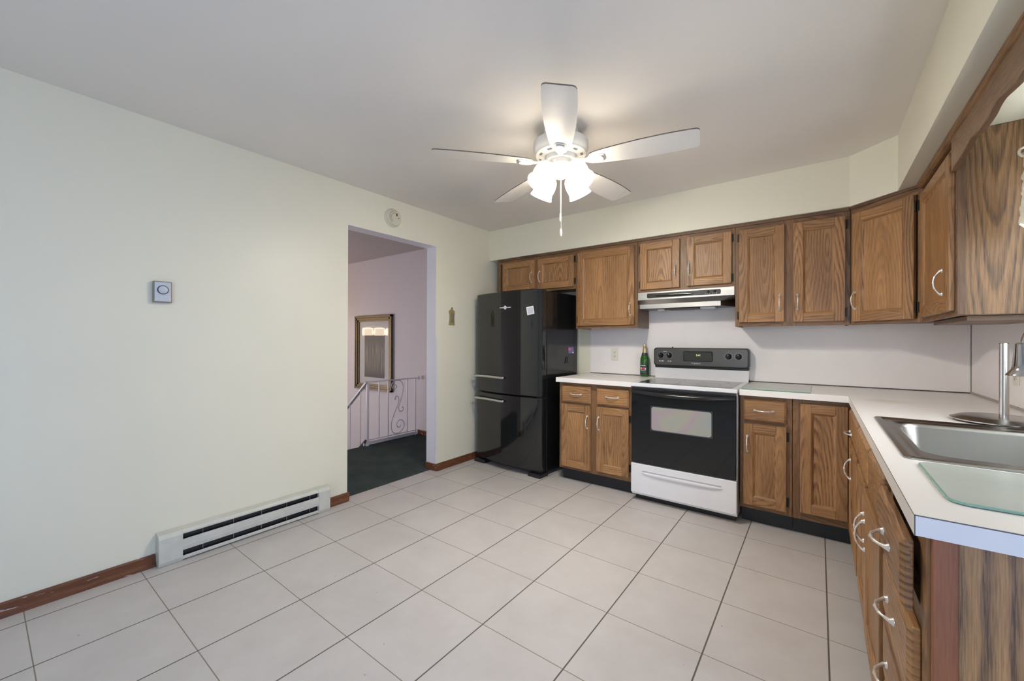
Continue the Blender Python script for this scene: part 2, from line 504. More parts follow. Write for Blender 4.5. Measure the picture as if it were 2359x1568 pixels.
class MB:
    def __init__(s, fr=WORLD):
        s.v, s.f, s.g, s.m, s.fr = [], [], [], [], fr
        s.smooth = False
    def add(s, pts, faces, grain=None, mi=0, raw=False):
        k = len(s.v)
        s.v += [Vector(p) if raw else s.fr.P(*p) for p in pts]
        for i, f in enumerate(faces):
            s.f.append([k + j for j in f])
            s.g.append(grain[i] if grain else None)
            s.m.append(mi)
    def quad(s, pts, axis='z', seed=None, mi=0):
        """a polygon in the local frame with grain along the given local axis"""
        seed = nseed() if seed is None else seed
        s.add(pts, [list(range(len(pts)))], [s._grain(pts, axis, seed)], mi)
    def _grain(s, pts, axis, seed):
        ai = {'u': 0, 'w': 1, 'z': 2}[axis]
        n = [0.0, 0.0, 0.0]
        for i in range(len(pts)):
            p, q = pts[i], pts[(i + 1) % len(pts)]
            n[0] += (p[1] - q[1]) * (p[2] + q[2])
            n[1] += (p[2] - q[2]) * (p[0] + q[0])
            n[2] += (p[0] - q[0]) * (p[1] + q[1])
        oth = [i for i in range(3) if i != ai]
        ci = oth[0] if abs(n[oth[0]]) < abs(n[oth[1]]) else oth[1]
        return [(p[ci] - s.cen[ci], p[ai] - s.cen[ai], seed) for p in pts]
    cen = (0, 0, 0)
    def box(s, u0, u1, w0, w1, z0, z1, axis='z', seed=None, mi=0):
        seed = nseed() if seed is None else seed
        s.cen = ((u0 + u1) / 2, (w0 + w1) / 2, (z0 + z1) / 2)
        P = [(u0, w0, z0), (u1, w0, z0), (u1, w1, z0), (u0, w1, z0), (u0, w0, z1), (u1, w0, z1), (u1, w1, z1), (u0, w1, z1)]
        F = [(0, 3, 2, 1), (4, 5, 6, 7), (0, 1, 5, 4), (1, 2, 6, 5), (2, 3, 7, 6), (3, 0, 4, 7)]
        s.add(P, F, [s._grain([P[i] for i in f], axis, seed) for f in F], mi)
    def prism(s, poly, lo, hi, ax='z', axis='z', seed=None, mi=0):
        """extrude a 2D polygon along local axis ax; poly coordinates are the two other axes in (u,w,z) order"""
        seed = nseed() if seed is None else seed
        def pt(p, t):
            return {'u': (t, p[0], p[1]), 'w': (p[0], t, p[1]), 'z': (p[0], p[1], t)}[ax]
        n = len(poly)
        P = [pt(p, lo) for p in poly] + [pt(p, hi) for p in poly]
        s.cen = tuple(sum(p[i] for p in P) / len(P) for i in range(3))
        F = [list(range(n))[::-1], list(range(n, 2 * n))] + [[i, (i + 1) % n, n + (i + 1) % n, n + i] for i in range(n)]
        s.add(P, F, [s._grain([P[i] for i in f], axis, seed) for f in F], mi)
    def lathe(s, prof, c=(0, 0, 0), ax=(0, 0, 1), n=32, mi=0, cap=True, world=True):
        """profile [(r, h)] turned about the axis ax through c (world coordinates)"""
        ax = Vector(ax).normalized()
        e1 = ax.orthogonal().normalized()
        e2 = ax.cross(e1)
        c = Vector(c)
        P, F = [], []
        for r, h in prof:
            for i in range(n):
                t = 2 * PI * i / n
                P.append(c + ax * h + (e1 * math.cos(t) + e2 * math.sin(t)) * r)
        for k in range(len(prof) - 1):
            for i in range(n):
                j = (i + 1) % n
                F.append([k * n + i, k * n + j, (k + 1) * n + j, (k + 1) * n + i])
        if cap:
            if prof[0][0] > 1e-6:
                F.append(list(range(n))[::-1])
            if prof[-1][0] > 1e-6:
                F.append([(len(prof) - 1) * n + i for i in range(n)])
        s.add(P, F, None, mi, raw=True)
    def tube(s, path, rad, n=12, mi=0, flat=1.0, cap=True):
        """a tube along world points; rad is a number or one per point; flat squashes it along the second normal"""
        path = [Vector(p) for p in path]
        m_ = len(path)
        rad = [rad] * m_ if not hasattr(rad, '__len__') else rad
        tn = []
        for i in range(m_):
            a = path[max(i - 1, 0)]
            b = path[min(i + 1, m_ - 1)]
            tn.append((b - a).normalized())
        e = tn[0].orthogonal().normalized()
        P, F = [], []
        for i in range(m_):
            e = (e - tn[i] * e.dot(tn[i])).normalized()
            b = tn[i].cross(e)
            for k in range(n):
                t = 2 * PI * k / n
                P.append(path[i] + (e * math.cos(t) + b * math.sin(t) * flat) * rad[i])
        for i in range(m_ - 1):
            for k in range(n):
                j = (k + 1) % n
                F.append([i * n + k, i * n + j, (i + 1) * n + j, (i + 1) * n + k])
        if cap:
            F.append(list(range(n))[::-1])
            F.append([(m_ - 1) * n + k for k in range(n)])
        s.add(P, F, None, mi, raw=True)
    def loft(s, rings, mi=0, cap0=False, cap1=False, raw=True):
        n = len(rings[0])
        P = [p for r in rings for p in r]
        F = []
        for k in range(len(rings) - 1):
            for i in range(n):
                j = (i + 1) % n
                F.append([k * n + i, k * n + j, (k + 1) * n + j, (k + 1) * n + i])
        if cap0:
            F.append(list(range(n))[::-1])
        if cap1:
            F.append([(len(rings) - 1) * n + i for i in range(n)])
        s.add(P, F, None, mi, raw=raw)
    def build(s, name, mats, parent=None, base=None, bevel=0.0, seg=2, smooth=None, recalc=True):
        mats = mats if isinstance(mats, (list, tuple)) else [mats]
        org = Vector(base) if base is not None else (Vector(parent['_o']) if parent is not None else Vector((0, 0, 0)))
        me = bpy.data.meshes.new(name)
        me.from_pydata([v - org for v in s.v], [], s.f)
        for mt in mats:
            me.materials.append(mt)
        me.polygons.foreach_set('material_index', s.m)
        at = me.attributes.new('grain', 'FLOAT_VECTOR', 'CORNER')
        flat = []
        for f, g in zip(s.f, s.g):
            for i in range(len(f)):
                flat += list(g[i]) if g else (0.0, 0.0, 0.0)
        at.data.foreach_set('vector', flat)
        if recalc:
            bm = bmesh.new()
            bm.from_mesh(me)
            bmesh.ops.recalc_face_normals(bm, faces=bm.faces)
            bm.to_mesh(me)
            bm.free()
        if smooth is not None:
            me.polygons.foreach_set('use_smooth', [True] * len(me.polygons))
            me.set_sharp_from_angle(angle=math.radians(smooth))
        me.update()
        o = bpy.data.objects.new(name, me)
        COL.objects.link(o)
        if parent is not None:
            o.parent = parent
            o.location = (0, 0, 0)
        else:
            o.location = org
        o['_o'] = tuple(org)
        if bevel > 0:
            md = o.modifiers.new('soft_edges', 'BEVEL')
            md.width = bevel
            md.segments = seg
            md.limit_method = 'ANGLE'
            md.angle_limit = math.radians(40)
        return o

def thing(name, label, cat, loc, group=None):
    o = bpy.data.objects.new(name, None)
    o.empty_display_size = 0.05
    o.location = loc
    o['label'], o['category'], o['_o'] = label, cat, tuple(loc)
    if group:
        o['group'] = group
    COL.objects.link(o)
    return o

def tag(o, label, cat, group=None):
    o['label'], o['category'] = label, cat
    if group:
        o['group'] = group
    return o

def struct(o):
    o['kind'] = 'structure'
    return o

def rrect(cx, cy, hx, hy, r, z, n=6):
    pts = []
    for (sx, sy, a0) in ((1, 1, 0), (-1, 1, 90), (-1, -1, 180), (1, -1, 270)):
        for i in range(n + 1):
            a = math.radians(a0 + 90.0 * i / n)
            pts.append(Vector((cx + sx * (hx - r) + r * math.cos(a), cy + sy * (hy - r) + r * math.sin(a), z)))
    return pts

def rrect2(c0, c1, d0, d1, r, n=5):
    """2D rounded rectangle"""
    pts = []
    for (x, y, a0) in ((c1 - r, d1 - r, 0), (c0 + r, d1 - r, 90), (c0 + r, d0 + r, 180), (c1 - r, d0 + r, 270)):
        for i in range(n + 1):
            a = math.radians(a0 + 90.0 * i / n)
            pts.append((x + r * math.cos(a), y + r * math.sin(a)))
    return pts

def lettering(name, body, size, mt, parent, loc, rot, extrude=0.0004, shear=0.0, sx=1.0):
    cu = bpy.data.curves.new(name, 'FONT')
    cu.body = body
    cu.size = size
    cu.extrude = extrude
    cu.shear = shear
    cu.align_x = 'CENTER'
    cu.align_y = 'CENTER'
    cu.materials.append(mt)
    tmp = bpy.data.objects.new(name, cu)
    COL.objects.link(tmp)
    bpy.context.view_layer.update()
    me = bpy.data.meshes.new_from_object(tmp.evaluated_get(bpy.context.evaluated_depsgraph_get()))
    bpy.data.objects.remove(tmp)
    me.name = name
    o = bpy.data.objects.new(name, me)
    COL.objects.link(o)
    o.parent = parent
    o.location = Vector(loc) - Vector(parent['_o'])
    o.rotation_euler = rot
    o.scale = (sx, 1, 1)
    return o

# ------------------------------------------------------------------ room shell
CEILZ = 2.44
YB, YF = 0.0, -5.55          # back wall (seen), wall behind the camera
XR = 3.667
DY0, DY1, DZ = -2.022, -1.117, 2.128   # doorway in the left wall
WT = 0.13

b = MB()
b.box(-0.062, XR + 0.1, YF - 0.1, 0.1, -0.08, 0.0)
struct(b.build('floor', TILE))
b = MB()
b.box(-WT, XR + 0.1, YF - 0.1, 0.1, CEILZ, CEILZ + 0.08)
struct(b.build('ceiling', CEIL))

def faces_by_x(o, x, mi):
    for p in o.data.polygons:
        if abs(p.normal.x) > 0.9 and abs((o.data.vertices[p.vertices[0]].co.x + o.location.x) - x) < 1e-3:
            p.material_index = mi

b = MB()
b.box(-WT, 0, YF, DY0, 0, CEILZ)
b.box(-WT, 0, DY1, 0.1, 0, CEILZ)
b.box(-WT, 0, DY0, DY1, DZ, CEILZ)
o = b.build('wall_left', [JAMB, WALL, HALL])
faces_by_x(o, 0.0, 1)
faces_by_x(o, -WT, 2)
struct(o)
b = MB()
b.box(0, XR + 0.1, 0, 0.1, 0, CEILZ)
struct(b.build('wall_back', WALL))
# right wall with the window opening over the sink
WY0, WY1, WZ0, WZ1 = -2.28, -1.42, 1.07, 1.98
b = MB()
b.box(XR, XR + 0.1, WY1, 0.1, 0, CEILZ)
PY0, PY1, PZ1 = -5.38, -3.46, 2.04
b.box(XR, XR + 0.1, PY1, WY0, 0, CEILZ)
b.box(XR, XR + 0.1, YF, PY0, 0, CEILZ)
b.box(XR, XR + 0.1, PY0, PY1, PZ1, CEILZ)
b.box(XR, XR + 0.1, WY0, WY1, 0, WZ0)
b.box(XR, XR + 0.1, WY0, WY1, WZ1, CEILZ)
struct(b.build('wall_right', WALL))
# wall behind the camera with a window
QX0, QX1, QZ0, QZ1 = 2.34, 3.46, 0.86, 2.04
b = MB()
b.box(-WT, QX0, YF - 0.1, YF, 0, CEILZ)
b.box(QX1, XR + 0.1, YF - 0.1, YF, 0, CEILZ)
b.box(QX0, QX1, YF - 0.1, YF, QZ1, CEILZ)
b.box(QX0, QX1, YF - 0.1, YF, 0, QZ0)
struct(b.build('wall_front', WALL))
b = MB()
ym = (PY0 + PY1) / 2
for (y0, y1) in ((PY0, PY0 + 0.06), (ym - 0.05, ym + 0.05), (PY1 - 0.06, PY1)):
    b.box(XR + 0.01, XR + 0.07, y0, y1, 0.0, PZ1)
b.box(XR + 0.01, XR + 0.07, PY0, PY1, 0.0, 0.05)
b.box(XR + 0.01, XR + 0.07, PY0, PY1, PZ1 - 0.06, PZ1)
struct(b.build('door_1', DOOR_WHITE, bevel=0.003))
b = MB()
qm = (QX0 + QX1) / 2
for (x0, x1) in ((QX0, QX0 + 0.05), (qm - 0.025, qm + 0.025), (QX1 - 0.05, QX1)):
    b.box(x0, x1, YF - 0.07, YF - 0.01, QZ0, QZ1)
b.box(QX0, QX1, YF - 0.07, YF - 0.01, QZ0, QZ0 + 0.05)
b.box(QX0, QX1, YF - 0.07, YF - 0.01, QZ1 - 0.05, QZ1)
struct(b.build('window_3', DOOR_WHITE, bevel=0.003))
b = MB()
for (y0, y1) in ((WY0, WY0 + 0.05), (WY1 - 0.05, WY1), ((WY0 + WY1) / 2 - 0.02, (WY0 + WY1) / 2 + 0.02)):
    b.box(XR + 0.01, XR + 0.07, y0, y1, WZ0, WZ1)
b.box(XR + 0.01, XR + 0.07, WY0, WY1, WZ0, WZ0 + 0.05)
b.box(XR + 0.01, XR + 0.07, WY0, WY1, WZ1 - 0.05, WZ1)
struct(b.build('window_1', DOOR_WHITE, bevel=0.003))

# soffit over the wall cabinets
SOF_Y, SOF_X, SOF_Z = -0.335, 3.268, 2.115
b = MB()
b.prism([(0.0, -0.001), (0.0, SOF_Y), (3.06, SOF_Y), (SOF_X, -0.525), (SOF_X, -2.75), (XR, -2.75), (XR, -0.001)], SOF_Z, CEILZ)
struct(b.build('wall_soffit', WALL))

# laminate backsplash sheets and their dark joint
b = MB()
b.box(1.062, XR - 0.0045, -0.004, -0.0005, 0.918, 1.70)
struct(b.build('trim_1', SPLASH))
b = MB()
b.box(XR - 0.004, XR - 0.0005, -1.41, -0.0045, 0.926, 1.36)
struct(b.build('trim_2', SPLASH))
b = MB()
b.box(1.062, 3.662, -0.0065, -0.004, 0.9145, 0.9215)
b.box(XR - 0.0065, XR - 0.004, -0.0075, -0.004, 0.922, 1.36)
struct(b.build('trim_3', SEAM))
b = MB()
b.box(XR - 0.010, XR - 0.004, -2.66, -0.008, 0.9145, 0.926)
struct(b.build('trim_4', plain('grey_caulk_bead', (0.42, 0.39, 0.36), 0.6)))

# baseboards: a board with a rounded shoe
def baseboard(name, y0, y1):
    b = MB()
    pr = [(0.0006, 0.0), (0.026, 0.0), (0.024, 0.014), (0.016, 0.022), (0.012, 0.026), (0.011, 0.056), (0.006, 0.064), (0.0006, 0.064)]
    b.prism(pr, y0, y1, ax='w')
    # prism along w takes (u, z) pairs
    return b
b = baseboard('', YF + 0.01, -3.160)
struct(b.build('baseboard_left', BASEB, bevel=0.001))
b = baseboard('', -2.192, DY0)
b.box(-0.07, 0.011, DY0 - 0.001, DY0 + 0.012, 0.0, 0.064)
struct(b.build('baseboard_doorway', BASEB, bevel=0.0015))
b = baseboard('', DY1, -0.03)
b.box(-WT, 0.018, DY1 - 0.013, DY1, 0.0, 0.066)
struct(b.build('baseboard_corner', BASEB, bevel=0.0015))
# corner guard on the doorway edge
b = MB()
b.box(-0.020, 0.0025, DY1 - 0.0025, DY1 - 0.0005, 0.067, 1.275)
b.box(0.0006, 0.0026, DY1 - 0.0025, DY1 + 0.020, 0.067, 1.275)
struct(b.build('trim_5', GUARD))

# ------------------------------------------------------------------ stair hall seen through the doorway
HX = -4.35
b = MB()
b.box(-1.33, -0.062, -3.4, -0.2, -0.10, 0.004)
struct(b.build('floor_hall', CARPET))
b = MB()
b.box(HX - 0.1, -1.20, -0.2, -0.1, -1.7, CEILZ)
b.box(-1.20, -WT, -0.235, -0.1, -0.1, CEILZ)
struct(b.build('wall_hall_back', HALL))
b = MB()
b.box(HX - 0.1, -WT, -3.5, -3.4, -1.7, CEILZ)
struct(b.build('wall_hall_front', HALL))
b = MB()
b.box(HX - 0.1, HX, -2.2, -0.2, -1.7, CEILZ)
b.box(HX - 0.1, HX, -3.4, -2.2, -1.7, -0.25)
b.box(HX - 0.1, HX, -3.4, -2.2, 1.45, CEILZ)
struct(b.build('wall_hall_left', HALL))
b = MB()
for y0, y1 in ((-3.399, -3.34), (-2.26, -2.2), (-2.83, -2.77)):
    b.box(HX - 0.08, HX - 0.02, y0, y1, -0.25, 1.45)
b.box(HX - 0.08, HX - 0.02, -3.399, -2.2, -0.25, -0.19)
b.box(HX - 0.08, HX - 0.02, -3.399, -2.2, 1.39, 1.45)
struct(b.build('added_window_2', DOOR_WHITE, bevel=0.003))  # invented, unseen window frame built around the added hall fill
b = MB()
b.box(HX - 0.1, -WT, -3.5, -0.1, CEILZ, CEILZ + 0.08)
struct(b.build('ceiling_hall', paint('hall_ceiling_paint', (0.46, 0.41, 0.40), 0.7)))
b = MB()
b.box(HX - 0.1, -1.33, -3.5, -0.1, -1.7, -1.6)
struct(b.build('floor_stairwell', CARPET))
# steps going down beside the railing
b = MB()
for i in range(6):
    x1 = -1.331 - 0.26 * i
    b.box(x1 - 0.26, x1, -3.39, -1.06, -1.598, -0.205 * (i + 1))
struct(b.build('floor_steps', CARPET))
b = MB()
b.box(-1.345, -1.331, -1.02, -0.236, -0.10, 0.040)
struct(b.build('trim_6', DUCT, bevel=0.002))
b = MB()
b.box(-1.30, -1.13, -0.252, -0.2355, 0.004, 0.068)
struct(b.build('baseboard_hall', BASEB, bevel=0.002))
b = MB()
b.box(-WT - 0.013, -WT - 0.001, DY1, -0.24, 0.004, 0.066)
b.box(-WT - 0.013, -WT - 0.001, -3.39, DY0, 0.004, 0.066)
struct(b.build('baseboard_hallside', BASEB, bevel=0.002))

# iron railing
RX = -1.30
t = thing('stair_railing', 'white wrought iron railing with scroll ornament at the edge of the stairwell', 'railing', (RX, -0.62, 0.0))
b = MB()
b.box(RX - 0.016, RX + 0.016, -1.0, -0.262, 0.742, 0.754)
b.build('handrail', RAIL, t, bevel=0.003)
b = MB()
b.lathe([(0.0, 0.0), (0.028, 0.0), (0.026, 0.012), (0.012, 0.02), (0.0, 0.02)], (RX, -0.236, 0.748), (0, -1, 0), 20)
b.build('wall_bracket', RAIL, t, smooth=40)
b = MB()
a0, a1 = Vector((RX, -1.0, 0.748)), Vector((RX - 0.95, -1.03, -0.06))
d = (a1 - a0)
e = Vector((0, 1, 0)) * 0.018
nn = d.cross(e).normalized() * 0.012
P = [a0 - e - nn, a0 + e - nn, a0 + e + nn, a0 - e + nn]
b.add(P + [p + d for p in P], [(0, 1, 2, 3), (4, 5, 6, 7), (0, 1, 5, 4), (1, 2, 6, 5), (2, 3, 7, 6), (3, 0, 4, 7)], None, 0, raw=True)
o = b.build('sloping_handrail', RAIL_TOP, t, bevel=0.003)
o['label'] = 'grey sloping handrail going down the stairs'
b = MB()
b.box(RX - 0.014, RX + 0.014, -1.005, -0.977, 0.0045, 0.742)
b.build('newel_post', RAIL, t, bevel=0.002)
b = MB()
b.box(RX - 0.010, RX + 0.010, -0.977, -0.262, 0.064, 0.074)
b.build('bottom_rail', RAIL, t, bevel=0.002)
for y in (-0.835, -0.706, -0.419, -0.285):
    b = MB()
    lo = 0.0045 if y == -0.285 else 0.074
    b.box(RX - 0.006, RX + 0.006, y - 0.006, y + 0.006, lo, 0.742)
    b.build('baluster', RAIL, t)
for i in range(4):
    f = 0.13 + 0.22 * i
    p = a0 + d * f
    b = MB()
    b.box(p.x - 0.006, p.x + 0.006, p.y - 0.006, p.y + 0.006, p.z - 0.72, p.z)
    b.build('baluster', RAIL, t)
# S scroll between the balusters
def spiral(cx, cz, r0, r1, a0_, a1_, n=34):
    pts = []
    for i in range(n):
        k = i / (n - 1)
        a = a0_ + (a1_ - a0_) * k
        r = r0 + (r1 - r0) * k
        pts.append((RX, cx + r * math.cos(a), cz + r * math.sin(a)))
    return pts
b = MB()
top = spiral(-0.600, 0.655, 0.012, 0.058, math.radians(-30), math.radians(440))
# from the top coil over to the right shoulder and down to the middle
mid = [(RX, -0.560, 0.738), (RX, -0.520, 0.728), (RX, -0.492, 0.690), (RX, -0.483, 0.640), (RX, -0.492, 0.570), (RX, -0.520, 0.490), (RX, -0.545, 0.425), (RX, -0.552, 0.385), (RX, -0.535, 0.352), (RX, -0.505, 0.345), (RX, -0.480, 0.365), (RX, -0.482, 0.392), (RX, -0.500, 0.402)]
def smooth_path(pts, sub=5):
    out = []
    P = [Vector(p) for p in pts]
    for i in range(len(P) - 1):
        p0, p1, p2, p3 = P[max(i - 1, 0)], P[i], P[i + 1], P[min(i + 2, len(P) - 1)]
        for k in range(sub):
            t_ = k / sub
            out.append(0.5 * ((2 * p1) + (p2 - p0) * t_ + (2 * p0 - 5 * p1 + 4 * p2 - p3) * t_ ** 2 + (3 * p1 - p0 - 3 * p2 + p3) * t_ ** 3))
    out.append(P[-1])
    return out
coil_top = [(RX, -0.598, 0.612), (RX, -0.575, 0.632), (RX, -0.580, 0.664), (RX, -0.610, 0.668), (RX, -0.640, 0.640), (RX, -0.640, 0.600), (RX, -0.655, 0.650), (RX, -0.640, 0.710), (RX, -0.600, 0.738)]
b.tube(smooth_path([(RX, -0.600, 0.640), (RX, -0.580, 0.655), (RX, -0.590, 0.680), (RX, -0.620, 0.678), (RX, -0.640, 0.645), (RX, -0.648, 0.600), (RX, -0.600, 0.578), (RX, -0.5995, 0.578)][:5] + [(RX, -0.655, 0.690), (RX, -0.620, 0.732)] + mid), 0.0055, 8)
low = [(RX, -0.590, 0.520), (RX, -0.610, 0.500), (RX, -0.600, 0.540), (RX, -0.565, 0.535), (RX, -0.548, 0.500), (RX, -0.565, 0.430), (RX, -0.610, 0.340), (RX, -0.648, 0.250), (RX, -0.660, 0.180), (RX, -0.640, 0.105), (RX, -0.580, 0.078), (RX, -0.510, 0.095), (RX, -0.465, 0.155), (RX, -0.480, 0.215), (RX, -0.530, 0.240), (RX, -0.575, 0.205), (RX, -0.570, 0.160), (RX, -0.535, 0.150), (RX, -0.520, 0.180)]
b.tube(smooth_path(low), 0.0055, 8)
b.build('scroll_ornament', RAIL, t, smooth=60)

# dark lower bar of the sloping section, starting at the newel foot
b = MB()
off = Vector((0, 0, -0.675))
P = [a0 + off - e - nn, a0 + off + e - nn, a0 + off + e + nn, a0 + off - e + nn]
b.add(P + [p + d for p in P], [(0, 1, 2, 3), (4, 5, 6, 7), (0, 1, 5, 4), (1, 2, 6, 5), (2, 3, 7, 6), (3, 0, 4, 7)], None, 0, raw=True)
o = b.build('sloping_bottom_rail', BLACK, t, bevel=0.002)
o['label'] = 'black sloping bottom bar'

# framed picture
PX_0, PX_1, PZ_0, PZ_1 = -2.79, -1.885, 0.505, 1.603
t = thing('framed_picture', 'gold framed botanical print behind glass on the stair hall wall', 'picture', ((PX_0 + PX_1) / 2, -0.2, PZ_0))
b = MB()
fw = 0.075
for (k0, k1, w0, mi) in ((0.0, 0.028, 0.040, 0), (0.026, 0.038, 0.030, 1), (0.036, 0.062, 0.034, 0), (0.060, fw + 0.012, 0.022, 0)):
    y0, y1 = -0.2005, -0.2 - w0
    b.box(PX_0 + k0, PX_0 + k1, y1, y0, PZ_0 + k0, PZ_1 - k0, mi=mi)
    b.box(PX_1 - k1, PX_1 - k0, y1, y0, PZ_0 + k0, PZ_1 - k0, mi=mi)
    b.box(PX_0 + k0, PX_1 - k0, y1, y0, PZ_0 + k0, PZ_0 + k1, mi=mi)
    b.box(PX_0 + k0, PX_1 - k0, y1, y0, PZ_1 - k1, PZ_1 - k0, mi=mi)
b.build('frame', [GOLD, GOLD_DARK], t, bevel=0.003)
b = MB()
b.box(PX_0 + fw, PX_1 - fw, -0.206, -0.2012, PZ_0 + fw, PZ_1 - fw)
b.build('mat_board', MATBOARD, t)
b = MB()
b.box(-2.57, -2.075, -0.2075, -0.2062, 0.69, 1.402)
b.build('print', ART, t)
b = MB()
b.box(PX_0 + fw, PX_1 - fw, -0.2150, -0.2130, PZ_0 + fw, PZ_1 - fw)
b.build('glass_pane', PANE, t)

# hall pendant (seen as the reflection in the picture glass)
hl = Vector((-3.60, -1.20, 1.39))
t = thing('hall_pendant_lamp', 'hall pendant with three lit glass shades mirrored in the picture glass', 'lamp', (hl.x, hl.y, CEILZ))
b = MB()
b.tube([(hl.x, hl.y, CEILZ - 0.001), (hl.x, hl.y, hl.z + 0.12)], 0.008, 8)
b.lathe([(0.06, 0.0), (0.05, -0.03), (0.01, -0.04)], (hl.x, hl.y, CEILZ - 0.001), (0, 0, 1), 20)
b.build('stem', BRASS, t, smooth=40)
ud = Vector((0.57, -0.82, 0))
b = MB()
b.tube([hl + ud * -0.22 + Vector((0, 0, 0.11)), hl + ud * 0.22 + Vector((0, 0, 0.11))], 0.010, 8)
b.build('arm', BRASS, t, smooth=40)
for k in (-0.205, 0, 0.205):
    b = MB()
    b.lathe([(0.05, 0.085), (0.095, 0.070), (0.1015, 0.0), (0.099, -0.05), (0.088, -0.062)], hl + ud * k, (0, 0, 1), 24)
    b.build('glass_shade', HALL_GLOW, t, smooth=40)

# ------------------------------------------------------------------ cabinet kit
# the bow pull: built once, upright, facing local -Y
def pull_mesh():
    b = MB()
    L = 0.052
    pts, rad = [], []
    for i in range(25):
        k = -1 + 2 * i / 24
        z = k * L
        y = -0.006 - 0.022 * (1 - abs(k) ** 2.4)
        r = 0.0034 + 0.0020 * max(0, 1 - abs(k) / 0.12) + 0.0012 * (1 if abs(abs(k) - 0.5) < 0.03 else 0) + 0.0026 * max(0, (abs(k) - 0.8) / 0.2)
        pts.append((0, y, z))
        rad.append(r)
    b.tube(pts, rad, 10)
    for s_ in (-1, 1):
        b.lathe([(0.0, 0.010), (0.004, 0.010), (0.0055, 0.007), (0.0080, 0.003), (0.0095, 0.0012), (0.0095, 0.0)], (0, 0, s_ * L), (0, -1, 0), 16)
    me_o = b.build('pull', NICKEL, None, (0, 0, 0), smooth=50)
    me = me_o.data
    bpy.data.objects.remove(me_o)
    return me
PULL = pull_mesh()

def pull(parent, fr, u, w, z, horizontal=False, name='handle'):
    o = bpy.data.objects.new(name, PULL)
    COL.objects.link(o)
    o.parent = parent
    R = fr.rot()
    if horizontal:
        R = R @ Matrix.Rotation(PI / 2, 3, 'Y')
    o.matrix_local = Matrix.Translation(fr.P(u, w, z) - Vector(parent['_o'])) @ R.to_4x4()
    o['_o'] = parent['_o']
    return o

def hinge_mesh():
    b = MB()
    b.box(-0.004, 0.010, -0.0035, 0.0, -0.030, 0.030)
    b.tube([(-0.004, -0.007, -0.026), (-0.004, -0.007, 0.026)], 0.0055, 10)
    b.lathe([(0.0, 0.006), (0.004, 0.002), (0.006, 0.0)], (-0.004, -0.007, 0.026), (0, 0, 1), 10)
    b.lathe([(0.0, 0.006), (0.004, 0.002), (0.006, 0.0)], (-0.004, -0.007, -0.026), (0, 0, -1), 10)
    o = b.build('hinge', BRONZE, None, (0, 0, 0), smooth=40)
    me = o.data
    bpy.data.objects.remove(o)
    return me
HINGE = hinge_mesh()
def hinge(parent, fr, u, w, z, side):
    o = bpy.data.objects.new('hinge', HINGE)
    COL.objects.link(o)
    o.parent = parent
    R = fr.rot()
    if side < 0:
        R = R @ Matrix.Rotation(PI, 3, 'Z') @ Matrix.Scale(-1, 3, (0, 1, 0))
    o.matrix_local = Matrix.Translation(fr.P(u, w, z) - Vector(parent['_o'])) @ R.to_4x4()
    return o

TH = 0.020
def door(parent, fr, u0, u1, z0, z1, w0=0.0005, handle=None, hinges=None, st=0.056):
    b = MB(fr)
    w1 = w0 + TH
    lip = 0.012
    b.box(u0, u0 + st, w0, w1, z0, z1, 'z')
    b.box(u1 - st, u1, w0, w1, z0, z1, 'z')
    b.box(u0 + st, u1 - st, w0, w1, z0, z0 + st, 'u')
    b.box(u0 + st, u1 - st, w0, w1, z1 - st, z1, 'u')
    a0_, a1_, c0, c1 = u0 + st, u1 - st, z0 + st, z1 - st
    wi, wp = w1 - 0.002, w0 + 0.009
    # ogee inside edge, two steps down to the panel
    s1 = 0.005
    for (ka, kb, wa, wb) in ((0.0, s1, wi, wi - 0.003), (s1, lip, wi - 0.003, wp)):
        b.quad([(a0_ + ka, wa, c0 + ka), (a0_ + ka, wa, c1 - ka), (a0_ + kb, wb, c1 - kb), (a0_ + kb, wb, c0 + kb)], 'z')
        b.quad([(a1_ - ka, wa, c0 + ka), (a1_ - ka, wa, c1 - ka), (a1_ - kb, wb, c1 - kb), (a1_ - kb, wb, c0 + kb)], 'z')
        b.quad([(a0_ + ka, wa, c0 + ka), (a1_ - ka, wa, c0 + ka), (a1_ - kb, wb, c0 + kb), (a0_ + kb, wb, c0 + kb)], 'u')
        b.quad([(a0_ + ka, wa, c1 - ka), (a1_ - ka, wa, c1 - ka), (a1_ - kb, wb, c1 - kb), (a0_ + kb, wb, c1 - kb)], 'u')
    b.box(a0_ + lip - 0.002, a1_ - lip + 0.002, w0 + 0.001, wp, c0 + lip - 0.002, c1 - lip + 0.002, 'z')
    o = b.build('door', OAK, parent, bevel=0.0025, recalc=False)
    # consistent outward normals for the separate boards
    me = o.data
    bm = bmesh.new()
    bm.from_mesh(me)
    bmesh.ops.recalc_face_normals(bm, faces=bm.faces)
    bm.to_mesh(me)
    bm.free()
    if handle:
        pull(o, fr, handle[0], w1, handle[1], False)
    if hinges:
        side, zs = hinges
        ue = u0 if side < 0 else u1
        for z in zs:
            hinge(o, fr, ue + side * 0.004, w0 + 0.0005, z, side)
    return o

